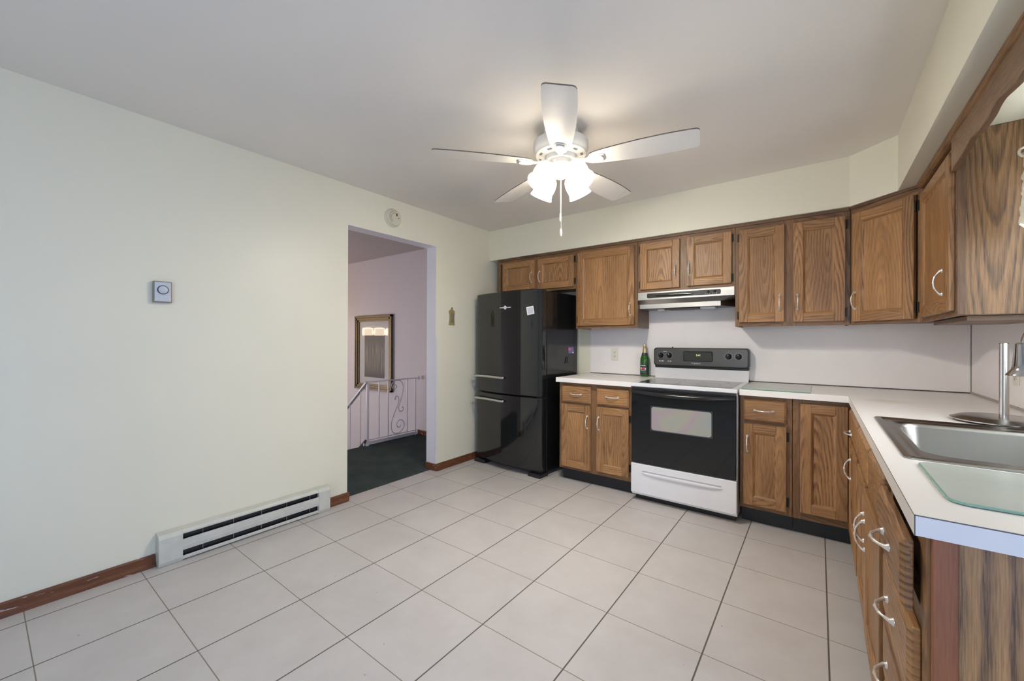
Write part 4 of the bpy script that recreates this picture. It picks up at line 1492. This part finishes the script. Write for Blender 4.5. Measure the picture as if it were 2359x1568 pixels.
# back guard
b = MB(BK)
b.box(RX0 + 0.004, RX1 - 0.004, 0.012, 0.075, 0.9132, 1.004)
b.prism([(0.012, 0.9132), (0.100, 0.9132), (0.075, 0.935), (0.012, 0.935)], RX0 + 0.004, RX1 - 0.004, ax='u')
b.build('back_riser', ENAMEL, t, bevel=0.003)
b = MB(BK)
b.prism(rrect2(RX0 - 0.006, RX1 + 0.000, 1.020, 1.180, 0.022), 0.012, 0.088, ax='w')
b.box(RX0 + 0.002, RX1 - 0.004, 0.012, 0.080, 1.0042, 1.030)
bgd = b.build('control_panel', BLACK, t, bevel=0.004)
b = MB(BK)
b.prism(rrect2(RX0 + 0.004, RX1 - 0.010, 1.030, 1.172, 0.018), 0.0882, 0.0900, ax='w')
b.build('steel_face', PANEL_STEEL, bgd, bevel=0.0008)
b = MB(BK)
b.prism(rrect2(1.974, 2.206, 1.066, 1.152, 0.014), 0.0901, 0.0925, ax='w')
b.build('display_bezel', BLACK_GLOSS, bgd, bevel=0.001)
b = MB(BK)
b.prism(rrect2(1.981, 2.199, 1.073, 1.145, 0.010), 0.0926, 0.0931, ax='w')
b.build('display', plain('mirror_display', (0.10, 0.10, 0.095), 0.05, 0.7), bgd)
lettering('clock_digits', '2:41', 0.022, CLOCK_GLOW, bgd, BK.P(2.095, 0.0936, 1.118), (PI / 2, 0, 0))
lettering('brand_lettering', 'Frigidaire', 0.017, LOGO_WHITE, bgd, BK.P(2.075, 0.0903, 1.050), (PI / 2, 0, 0), shear=0.2, sx=1.15)
for x, z in ((1.785, 1.113), (1.857, 1.113), (2.321, 1.114), (2.393, 1.114)):
    b = MB(BK)
    c = BK.P(x, 0.0901, z)
    b.lathe([(0.0, 0.022), (0.015, 0.022), (0.0175, 0.018), (0.019, 0.005), (0.0225, 0.0)], c, (0, -1, 0), 28)
    b.box(x - 0.0045, x + 0.0045, 0.109, 0.1175, z - 0.018, z + 0.018)
    k_ = b.build('knob', BLACK_GLOSS, bgd, smooth=35)
    b = MB(BK)
    b.box(x - 0.0012, x + 0.0012, 0.1176, 0.1180, z + 0.006, z + 0.017)
    b.build('pointer', LOGO_WHITE, k_)
    b = MB(BK)
    for i in range(11):
        a = math.radians(-50 + 28 * i)
        px, pz = x + 0.030 * math.cos(a), z + 0.030 * math.sin(a)
        b.box(px - 0.0014, px + 0.0014, 0.0901, 0.0903, pz - 0.0014, pz + 0.0014)
    b.build('dial_marks', LOGO_WHITE, k_)
b = MB(BK)
for (x, wd) in ((1.772, 0.012), (1.792, 0.016), (1.845, 0.008), (1.862, 0.012)):
    b.box(x, x + wd, 0.0901, 0.0903, 1.058, 1.067)
b.box(1.805, 1.838, 0.0901, 0.0903, 1.146, 1.150)
b.build('printed_symbols', LOGO_WHITE, bgd)
b = MB(BK)
b.lathe([(0.006, 0.0), (0.006, 0.004), (0.003, 0.008), (0.0, 0.008)], (1.875, -0.05, 1.1805), (0, 0, 1), 12)
b.build('top_screw', BLACK, bgd, smooth=40)

# ------------------------------------------------------------------ range hood
HX0, HX1 = 1.655, 2.395
t = thing('range_hood', 'stainless range hood with black control strip under the short cabinet over the range', 'range hood', ((HX0 + HX1) / 2, -0.15, 1.51))
b = MB(BK)
hu = UD + 0.003
# front band, slope, lip and ends as one folded shell
def V(x, y, z):
    return (x, y, z)
w1, w2 = 0.306, 0.258
b.box(HX0 + 0.001, HX1 - 0.001, 0.012, w1, 1.588, 1.6515)
XE = 2.292
b.add([(HX0, w1, 1.588), (HX1 - 0.002, w1, 1.588), (XE, w2, 1.553), (HX0, w2, 1.553)], [(0, 1, 2, 3)])
b.add([(HX0, w2, 1.553), (XE, w2, 1.553), (XE, w2, 1.516), (HX0, w2, 1.516)], [(0, 1, 2, 3)])
b.add([(XE, w2, 1.553), (HX1 - 0.002, 0.03, 1.553), (HX1 - 0.002, 0.03, 1.516), (XE, w2, 1.516)], [(0, 1, 2, 3)])
b.add([(XE, w2, 1.553), (HX1 - 0.002, w1, 1.588), (HX1 - 0.002, 0.03, 1.588), (HX1 - 0.002, 0.03, 1.553)], [(0, 1, 2, 3)])
b.add([(HX0, w1, 1.588), (HX0, w2, 1.553), (HX0, w2, 1.516), (HX0, 0.012, 1.516), (HX0, 0.012, 1.588)], [(0, 1, 2, 3, 4)])
b.build('canopy', STEEL, t, recalc=False)
b = MB(BK)
b.add([(HX0, w2 - 0.001, 1.5165), (XE, w2 - 0.001, 1.5165), (HX1 - 0.002, 0.03, 1.5165), (HX1 - 0.002, 0.012, 1.5165), (HX0, 0.012, 1.5165)], [(0, 1, 2, 3, 4)])
b.build('underside', HOOD_UNDER, t, recalc=False)
b = MB(BK)
b.box(1.86, 2.12, 0.06, 0.22, 1.506, 1.5158)
b.build('grease_filter', FILTER, t, bevel=0.002)
b = MB(BK)
b.box(2.135, 2.245, 0.10, 0.225, 1.500, 1.5158)
b.build('light_lens', LENS, t, bevel=0.006)
b = MB(BK)
b.box(1.79, 1.845, 0.13, 0.20, 1.496, 1.5158)
b.build('lamp_socket', PLASTIC_CREAM, t, bevel=0.005)
b = MB(BK)
b.prism(rrect2(1.735, 2.300, 1.602, 1.640, 0.009), w1 + 0.0005, w1 + 0.006, ax='w')
cs = b.build('control_strip', BLACK, t, bevel=0.002)
b = MB()
N, rings = 25, []
for i in range(N):
    k = -1 + 2 * i / (N - 1)
    x = 1.955 + k * 0.155
    s_ = math.sqrt(max(0.0, 1 - k * k))
    zc, yy = 1.616, -w1 - 0.0062
    rings.append([(x, yy, zc + 0.010 * s_ + .0005), (x, yy - 0.002, zc), (x, yy, zc - 0.010 * s_ - .0005)])
b.loft(rings, cap0=True, cap1=True)
b.build('oval_inlay', BLACK_GLOSS, cs, smooth=60)
for x in (2.215, 2.262):
    b = MB()
    b.lathe([(0.0, 0.005), (0.008, 0.005), (0.010, 0.0)], BK.P(x, w1 + 0.0062, 1.624), (0, -1, 0), 16)
    b.build('switch', BLACK_GLOSS, cs, smooth=40)
b = MB(BK)
for k in range(6):
    x = 2.192 + k * 0.014 + (0.008 if k > 2 else 0)
    b.box(x, x + 0.006, w1 + 0.0062, w1 + 0.0064, 1.609, 1.6115)
b.build('switch_marks', LOGO_WHITE, cs)

# ------------------------------------------------------------------ refrigerator
ang = math.radians(4.0)
FG = Fr((0.078, -0.625, 0), (math.cos(ang), -math.sin(ang), 0), (-math.sin(ang), -math.cos(ang), 0))
FW_, FZ = 0.840, 1.706
t = thing('refrigerator', 'tall black bottom-freezer refrigerator with bowed doors in the corner by the doorway', 'refrigerator', tuple(FG.P(FW_ / 2, -0.3, 0)))
b = MB(FG)
b.box(0.004, FW_ - 0.002, -0.598, -0.080, 0.035, FZ - 0.012)
b.build('cabinet_body', FRIDGE_SIDE, t, bevel=0.006, seg=3)
def fridge_door(z0, z1, name):
    N = 40
    prof = []
    for i in range(N + 1):
        k = i / N
        u = k * FW_
        w = 0.0 + 0.058 * (1 - (2 * k - 1) ** 2)
        prof.append((u, w))
    poly = [(0.0, -0.070)] + [(0.0, -0.012)] + [(0.004, -0.003)] + prof[1:-1] + [(FW_ - 0.004, -0.003), (FW_, -0.012), (FW_, -0.070)]
    b = MB(FG)
    b.prism(poly, z0, z1, ax='z')
    return b.build(name, FRIDGE_BLACK, t, bevel=0.004, smooth=30)
d1 = fridge_door(0.732, FZ, 'upper_door')
d2 = fridge_door(0.062, 0.716, 'freezer_door')
b = MB(FG)
b.box(0.010, FW_ - 0.008, -0.0795, -0.0705, 0.066, FZ - 0.004)
b.build('door_gasket', BLACK, t)
def bow_w(u):
    k = u / FW_
    return 0.058 * (1 - (2 * k - 1) ** 2)
def fridge_handle(par, z):
    pts, rad = [], []
    for i in range(25):
        k = i / 24
        u = 0.006 + 0.430 * k
        off = 0.050 * min(1.0, 1.0 - max(0, (abs(2 * k - 1) - 0.90) / 0.10) * 0.35)
        w = bow_w(0.006 + 0.43 * 0.5) * (0.30 + 0.9 * k - 0.20 * k * k) + off - 0.006
        pts.append(FG.P(u, w, z + 0.004 * math.sin(PI * k)))
        rad.append(0.0115)
    b = MB()
    b.tube(pts, rad, 14)
    for k in (0.03, 0.97):
        u = 0.006 + 0.43 * k
        i = min(24, int(k * 24))
        b.tube([FG.P(u, max(bow_w(u), 0) - 0.002, z), pts[i]], 0.009, 10)
    o = b.build('handle', STEEL, par, smooth=50)
    o['label'] = 'brushed steel bar handle'
fridge_handle(d1, 0.882)
fridge_handle(d2, 0.660)
# emblem
eu = 0.445
eo = FG.P(eu, bow_w(eu) + 0.0006, 1.552)
b = MB(FG)
b.lathe([(0.0185, -0.001), (0.0185, 0.001), (0.017, 0.0016), (0.0, 0.0016)], eo, FG.N, 28)
em = b.build('emblem', LOGO_WHITE, d1, smooth=40)
b = MB(FG)
for s_ in (-1, 1):
    for i in range(5):
        u = eu + s_ * (0.028 + 0.0095 * i)
        b.box(u - 0.0036, u + 0.0036, bow_w(u) - 0.0002, bow_w(u) + 0.0012, 1.5485, 1.5555)
b.build('emblem_lettering', LOGO_WHITE, d1)
lettering('emblem_digit', '2', 0.028, LOGO_DARK, em, eo + FG.N * 0.0020, (PI / 2, 0, -ang))
# hinge, grille, feet
b = MB(FG)
b.box(FW_ - 0.075, FW_ - 0.010, -0.075, -0.02, 0.7165, 0.7315)
b.build('middle_hinge', BLACK, t)
b = MB(FG)
b.box(0.03, FW_ - 0.03, -0.10, -0.022, 0.022, 0.0605)
b.build('toe_grille', BLACK, t, bevel=0.003)
for u0, u1, ud_ in ((0.000, 0.145, 0.02), (FW_ - 0.135, FW_ + 0.004, 0.018)):
    b = MB(FG)
    b.box(u0, u1, -0.10, 0.012 + ud_, 0.0005, 0.034)
    b.box(u0 + 0.004, u1 - 0.02, -0.09, -0.01, 0.034, 0.0615)
    b.build('foot', BLACK, t, bevel=0.006)

def on_fridge(u, z):
    return FG.P(u, bow_w(u), z)
# square note stuck on the upper door
nu, nz = 0.728, 1.513
sl = math.atan2(bow_w(nu + 0.02) - bow_w(nu - 0.02), 0.04)
nU = (FG.U * math.cos(sl) + FG.N * math.sin(sl))
nN = (FG.N * math.cos(sl) - FG.U * math.sin(sl))
NF = Fr(on_fridge(nu, 0) + nN * 0.0012, nU, nN)
def rot2(p, a, c):
    return (c[0] + p[0] * math.cos(a) - p[1] * math.sin(a), c[1] + p[0] * math.sin(a) + p[1] * math.cos(a))
b = MB(NF)
hs = 0.037
b.prism([rot2(p, 0.17, (0, nz)) for p in ((-hs, -hs), (hs, -hs), (hs, hs), (-hs, hs))], 0.0, 0.0022, ax='w')
t2 = b.build('note', PAPER, None, tuple(NF.P(0, 0, nz)))
tag(t2, 'small tilted white square note stuck on the black refrigerator door', 'note')
b = MB(NF)
hs = 0.027
b.prism([rot2(p, 0.17, (0, nz)) for p in ((-hs, -hs), (hs, -hs), (hs, hs), (-hs, hs))], 0.0023, 0.0026, ax='w')
b.build('printed_area', PAPER_PRINT, t2)
# two magnets on the refrigerator side
FS = Fr(FG.P(FW_ - 0.002, 0, 0), tuple(-FG.N), tuple(FG.U))      # u runs to the back, w outward (+x side)
b = MB(FS)
b.box(0.430, 0.530, 0.0005, 0.003, 1.115, 1.178)
t2 = b.build('fridge_magnet', MAG_BLUE, None, tuple(FS.P(0.48, 0, 1.115)))
tag(t2, 'pink and violet rectangular magnet on the side of the refrigerator', 'magnet')
b = MB(FS)
b.prism([(0.431, 1.140), (0.484, 1.152), (0.484, 1.166), (0.431, 1.168)], 0.0031, 0.0034, ax='w')
b.build('pink_stripe', MAG_RED, t2)
b = MB(FS)
b.box(0.500, 0.528, 0.0031, 0.0034, 1.117, 1.127)
b.build('pale_stripe', LABEL_WHITE, t2)
b = MB(FS)
b.prism([(0.370, 1.020), (0.425, 1.018), (0.424, 1.078), (0.405, 1.084), (0.385, 1.070), (0.382, 1.045)], 0.0005, 0.006, ax='w')
t2 = b.build('fridge_magnet', plain('dark_grey_magnet', (0.016, 0.016, 0.018), 0.6), None, tuple(FS.P(0.4, 0, 1.02)), bevel=0.002)
tag(t2, 'dark irregular magnet on the refrigerator side below the pink one', 'magnet')

# ------------------------------------------------------------------ ceiling fan
FC = Vector((1.730, -1.755, 0))
t = thing('ceiling_fan', 'white five-blade ceiling fan with four lit bell shades', 'ceiling fan', (FC.x, FC.y, CEILZ))
def at(z):
    return (FC.x, FC.y, z)
b = MB()
b.lathe([(0.095, 0.0), (0.098, -0.03), (0.085, -0.082)], at(CEILZ - 0.0005), (0, 0, 1), 40)
b.build('ceiling_plate', FAN_WHITE, t, smooth=40)
b = MB()
b.lathe([(0.085, 2.356), (0.150, 2.358), (0.155, 2.352), (0.156, 2.322), (0.150, 2.305), (0.143, 2.297), (0.142, 2.288), (0.138, 2.284), (0.095, 2.276), (0.090, 2.276)], at(0), (0, 0, 1), 48)
mh = b.build('motor_housing', FAN_WHITE, t, smooth=35)
for k in range(10):
    b = MB()
    a = 2 * PI * (k + .5) / 10
    c, s = math.cos(a), math.sin(a)
    r0, r1, hw = 0.112, 0.126, 0.014
    P = []
    for r, sg in ((r0, -1), (r0, 1), (r1, 1), (r1, -1)):
        z = 2.2792 + (r - 0.1125) * 0.186 - 0.0009
        P.append((FC.x + r * c - sg * hw * s, FC.y + r * s + sg * hw * c, z))
    b.add(P, [(0, 1, 2, 3)], None, 0, raw=True)
    b.build('vent_slot', FAN_SLOT, mh)
b = MB()
b.lathe([(0.088, 2.2755), (0.090, 2.268), (0.088, 2.252), (0.072, 2.250)], at(0), (0, 0, 1), 40)
b.build('rotor', FAN_WHITE, t, smooth=40)
b = MB()
b.lathe([(0.070, 2.2495), (0.0715, 2.246), (0.0715, 2.226), (0.066, 2.220), (0.055, 2.205), (0.042, 2.180), (0.036, 2.166), (0.030, 2.160), (0.0, 2.158)], at(0), (0, 0, 1), 40)
b.build('light_fitter', FAN_WHITE, t, smooth=40)

PH0 = 3.974
PITCHB = math.radians(10.0)
def blade_frame(k):
    a = PH0 - k * 2 * PI / 5
    return Vector((math.cos(a), math.sin(a), 0)), Vector((-math.sin(a), math.cos(a), 0))
for k in range(5):
    er, ep = blade_frame(k)
    def Q(r, tt, dz=0.0, zz=2.2385):
        return FC + er * r + ep * (tt * math.cos(PITCHB)) + Vector((0, 0, zz - tt * math.sin(PITCHB) + dz))
    # outline
    half = [(0.165, 0.026), (0.175, 0.040), (0.20, 0.051), (0.26, 0.0605), (0.34, 0.069), (0.44, 0.0765), (0.54, 0.079), (0.62, 0.0775), (0.68, 0.074), (0.702, 0.0715), (0.713, 0.066), (0.7185, 0.055)]
    out = [(r, w) for r, w in half] + [(r, -w) for r, w in half[::-1]]
    b = MB()
    n = len(out)
    P = [Q(r, w, 0.0) for r, w in out] + [Q(r, w, 0.006) for r, w in out]
    b.add(P, [list(range(n))[::-1]], None, 0, raw=True)
    b.add(P, [list(range(n, 2 * n))], None, 0, raw=True)
    b.add(P, [(i, (i + 1) % n, n + (i + 1) % n, n + i) for i in range(n)], None, 1, raw=True)
    bl = b.build('blade', [FAN_WHITE, FAN_DUST], t, recalc=False)
    # blade iron: neck and ornate plate under the blade
    b = MB()
    ir = [(0.075, 0.016), (0.11, 0.015), (0.14, 0.014), (0.158, 0.020), (0.172, 0.032), (0.20, 0.036), (0.235, 0.031), (0.250, 0.022)]
    io = [(r, w) for r, w in ir] + [(r, -w) for r, w in ir[::-1]]
    n = len(io)
    def zof(r):
        return -0.0085 + 0.02 * max(0, (0.15 - r) / 0.075)
    P = [Q(r, w, zof(r)) for r, w in io] + [Q(r, w, zof(r) + 0.008) for r, w in io]
    b.add(P, [list(range(n))[::-1], list(range(n, 2 * n))] + [(i, (i + 1) % n, n + (i + 1) % n, n + i) for i in range(n)], None, 0, raw=True)
    # raised rim of the medallion
    med = [Q(0.205 + 0.036 * math.cos(q), 0.026 * math.sin(q), -0.010) for q in [2 * PI * i / 24 for i in range(25)]]
    b.tube(med, 0.0045, 8)
    irn = b.build('blade_iron', FAN_WHITE, t, bevel=0.002, smooth=50)
    b = MB()
    P = [Q(0.243, 0.024, -0.0090), Q(0.250, 0.019, -0.0090), Q(0.250, -0.019, -0.0090), Q(0.243, -0.024, -0.0090), Q(0.232, -0.020, -0.0090), Q(0.235, 0.0, -0.0090), Q(0.232, 0.020, -0.0090)]
    b.add(P, [list(range(7))], None, 0, raw=True)
    b.build('iron_cutout', FAN_SLOT, irn)

camdir = math.atan2(CAM.y - FC.y, CAM.x - FC.x)
for k in range(4):
    a = camdir + PI / 4 + k * PI / 2
    hd = Vector((math.cos(a), math.sin(a), 0))
    tl = math.radians(35)
    axd = hd * math.sin(tl) + Vector((0, 0, -math.cos(tl)))
    n0 = FC + hd * 0.078 + Vector((0, 0, 2.218))
    b = MB()
    b.tube([FC + hd * 0.045 + Vector((0, 0, 2.222)), FC + hd * 0.062 + Vector((0, 0, 2.226)), n0, n0 + axd * 0.030], [0.013, 0.014, 0.017, 0.021], 14)
    sk = b.build('lamp_socket', FAN_WHITE, t, smooth=50)
    c0 = n0 + axd * 0.022
    prof = [(0.0235, 0.0), (0.036, 0.003), (0.048, 0.012), (0.057, 0.028), (0.0615, 0.048), (0.062, 0.066), (0.059, 0.086), (0.0575, 0.098), (0.060, 0.110), (0.065, 0.124), (0.067, 0.130)]
    inner = [(r - 0.003, h) for r, h in prof[::-1]]
    b = MB()
    b.lathe(prof + inner, c0, axd, 36, cap=False)
    for fi, f in enumerate(b.f):
        b.g[fi] = [(((b.v[q] - c0).dot(axd)) / 0.13, 1.0 if fi >= 36 * len(prof) else 0.0, 0.0) for q in f]     # height along the shade: the glass glows most around the bulb
    sh = b.build('glass_shade', SHADE_GLOW, t, smooth=40)
    b = MB()
    b.lathe([(0.0, 0.018), (0.013, 0.02), (0.014, 0.045), (0.026, 0.066), (0.030, 0.082), (0.026, 0.098), (0.014, 0.108), (0.0, 0.111)], c0, axd, 20)
    b.build('bulb', BULB_GLOW, sk, smooth=60)
# pull chains
b = MB()
fc = Vector((math.cos(camdir), math.sin(camdir), 0))
p0 = FC + fc * 0.038 + Vector((0, 0, 2.176))
b.tube([p0, p0 + Vector((0, 0, -0.23))], 0.0016, 6)
for i in range(24):
    b.lathe([(0.0, 0.0024), (0.0024, 0.0), (0.0, -0.0024)], p0 + Vector((0, 0, -0.004 - i * 0.0098)), (0, 0, 1), 6)
b.lathe([(0.0, 0.0), (0.005, -0.002), (0.0055, -0.040), (0.003, -0.044), (0.0, -0.044)], p0 + Vector((0, 0, -0.228)), (0, 0, 1), 12)
b.build('pull_chain', FAN_WHITE, t, smooth=50)
b = MB()
p1 = FC - fc * 0.030 + Vector((0.004, 0, 2.166))
b.tube([p1, p1 + Vector((0, 0, -0.29))], 0.0014, 6)
b.lathe([(0.0, 0.0), (0.0035, -0.002), (0.006, -0.014), (0.0062, -0.032), (0.004, -0.044), (0.0, -0.045)], p1 + Vector((0, 0, -0.285)), (0, 0, 1), 12)
b.build('pull_chain', FAN_WHITE, t, smooth=50)

# ------------------------------------------------------------------ things on the left wall
LW = Fr((0, 0, 0), (0, 1, 0), (1, 0, 0))        # u = y, w = x
# smoke detector
t = thing('smoke_detector', 'round cream smoke detector on the wall above the doorway', 'smoke detector', (0, -1.610, 2.277))
c = (0.0008, -1.618, 2.277)
b = MB()
b.lathe([(0.078, 0.0), (0.079, 0.008), (0.073, 0.013), (0.070, 0.030), (0.064, 0.038), (0.0, 0.040)], c, (1, 0, 0), 48)
b.build('case', PLASTIC_CREAM, t, smooth=30)
b = MB()
for r in (0.052, 0.036):
    P, F = [], []
    n = 24
    for i in range(n + 1):
        a = math.radians(70 + 170 * i / n)
        for q in (r - 0.0018, r + 0.0018):
            P.append((0.0415, c[1] + q * math.cos(a), c[2] + q * math.sin(a)))
    for i in range(n):
        F.append((2 * i, 2 * i + 1, 2 * i + 3, 2 * i + 2))
    b.add(P, F, None, 0, raw=True)
b.prism(rrect2(c[1] + 0.012, c[1] + 0.024, c[2] + 0.012, c[2] + 0.036, 0.004), 0.0409, 0.0414, ax='u') if False else None
b.build('vent_grooves', BRASS_GREY, t)
b = MB(LW)
b.prism(rrect2(c[1] + 0.012, c[1] + 0.025, c[2] + 0.012, c[2] + 0.036, 0.005), 0.0409, 0.0425, ax='w')
b.prism(rrect2(c[1] + 0.032, c[1] + 0.042, c[2] - 0.004, c[2] + 0.002, 0.002), 0.0400, 0.0425, ax='w')
b.build('test_button', SLOT, t)
# thermostat
t = thing('thermostat', 'small grey rectangular dial thermostat on the left wall', 'thermostat', (0, -3.13, 1.44))
b = MB(LW)
b.box(-3.176, -3.096, 0.0008, 0.026, 1.439, 1.555)
b.build('case', PLASTIC_TAUPE, t, bevel=0.003)
b = MB(LW)
b.box(-3.171, -3.101, 0.0261, 0.030, 1.445, 1.550)
b.build('face_plate', PLASTIC_GREY, t, bevel=0.001)
b = MB()
b.lathe([(0.0245, 0.0), (0.0245, 0.003), (0.0205, 0.003)], (0.0301, -3.136, 1.508), (1, 0, 0), 36, cap=False)
b.build('dial_ring', SLOT, t, smooth=40)
b = MB()
b.lathe([(0.0205, 0.0), (0.0205, 0.007), (0.018, 0.009), (0.0, 0.009)], (0.0301, -3.136, 1.508), (1, 0, 0), 36)
b.build('dial', PLASTIC_GREY, t, smooth=40)
# brass plaque
t = thing('wall_ornament', 'small pale brass ornament hung on a nail right of the doorway', 'ornament', (0, -0.910, 1.395))
y0, z0 = -0.912, 1.392
pl = [(-0.042, 0.0), (-0.020, -0.006), (0.0, 0.002), (0.022, -0.006), (0.040, 0.0), (0.034, 0.045), (0.033, 0.09), (0.040, 0.125), (0.036, 0.138), (0.016, 0.148), (0.008, 0.160), (-0.008, 0.160), (-0.016, 0.150), (-0.038, 0.140), (-0.040, 0.120), (-0.032, 0.09), (-0.034, 0.045)]
b = MB(LW)
b.prism([(y0 + p[0], z0 + p[1]) for p in pl], 0.0008, 0.008, ax='w')
b.build('plate', BRASS, t, bevel=0.003)
b = MB(LW)
b.prism([(y0 + p[0], z0 + p[1]) for p in [(-0.024, 0.022), (0.024, 0.022), (0.021, 0.07), (0.026, 0.115), (-0.026, 0.115), (-0.020, 0.07)]], 0.0081, 0.013, ax='w')
b.build('relief', BRASS_GREY, t, bevel=0.003)
b = MB()
b.lathe([(0.005, 0.0), (0.005, 0.012), (0.0, 0.014)], (0.0008, y0, z0 + 0.166), (1, 0, 0), 12)
b.build('nail', SLOT, t, smooth=40)

# baseboard heater
t = thing('baseboard_heater', 'long beige electric baseboard heater low on the left wall', 'heater', (0.03, -2.675, 0.0))
HY0, HY1 = -3.157, -2.194
b = MB(LW)
b.box(HY0 + 0.003, HY1 - 0.003, 0.0008, 0.010, 0.006, 0.168)
b.prism([(0.001, 0.1680), (0.001, 0.1740), (0.050, 0.1690), (0.062, 0.156), (0.062, 0.148), (0.058, 0.148), (0.056, 0.156), (0.048, 0.163)], HY0 + 0.002, HY1 - 0.002, ax='u')
b.build('back_plate', HEATER, t, bevel=0.001)
b = MB(LW)
b.prism([(0.058, 0.060), (0.064, 0.058), (0.066, 0.075), (0.066, 0.100), (0.064, 0.120), (0.058, 0.118)], HY0 + 0.1, HY1 - 0.08, ax='u')
b.prism([(0.0672, 0.079), (0.0672, 0.083), (0.066, 0.084), (0.066, 0.078)], HY0 + 0.1, HY1 - 0.08, ax='u')
b.prism([(0.058, 0.008), (0.064, 0.008), (0.064, 0.022), (0.058, 0.026)], HY0 + 0.1, HY1 - 0.08, ax='u')
b.build('front_panel', HEATER, t, bevel=0.001)
b = MB(LW)
b.box(HY0 + 0.02, HY1 - 0.02, 0.0102, 0.046, 0.012, 0.160)
o = b.build('dark_core', HEATER_DARK, t)
for k in range(5):
    y = HY0 + 0.20 + k * 0.155
    b = MB(LW)
    b.box(y, y + 0.0015, 0.0462, 0.0540, 0.030, 0.146)
    b.build('fin', FIN, t)
for (y0, y1) in ((HY0, HY0 + 0.105), (HY1 - 0.085, HY1)):
    b = MB(LW)
    b.prism([(0.0008, 0.0008), (0.060, 0.0008), (0.068, 0.022), (0.068, 0.150), (0.056, 0.171), (0.0008, 0.1755)], y0, y1, ax='u')
    b.build('end_cap', HEATER, t, bevel=0.002)
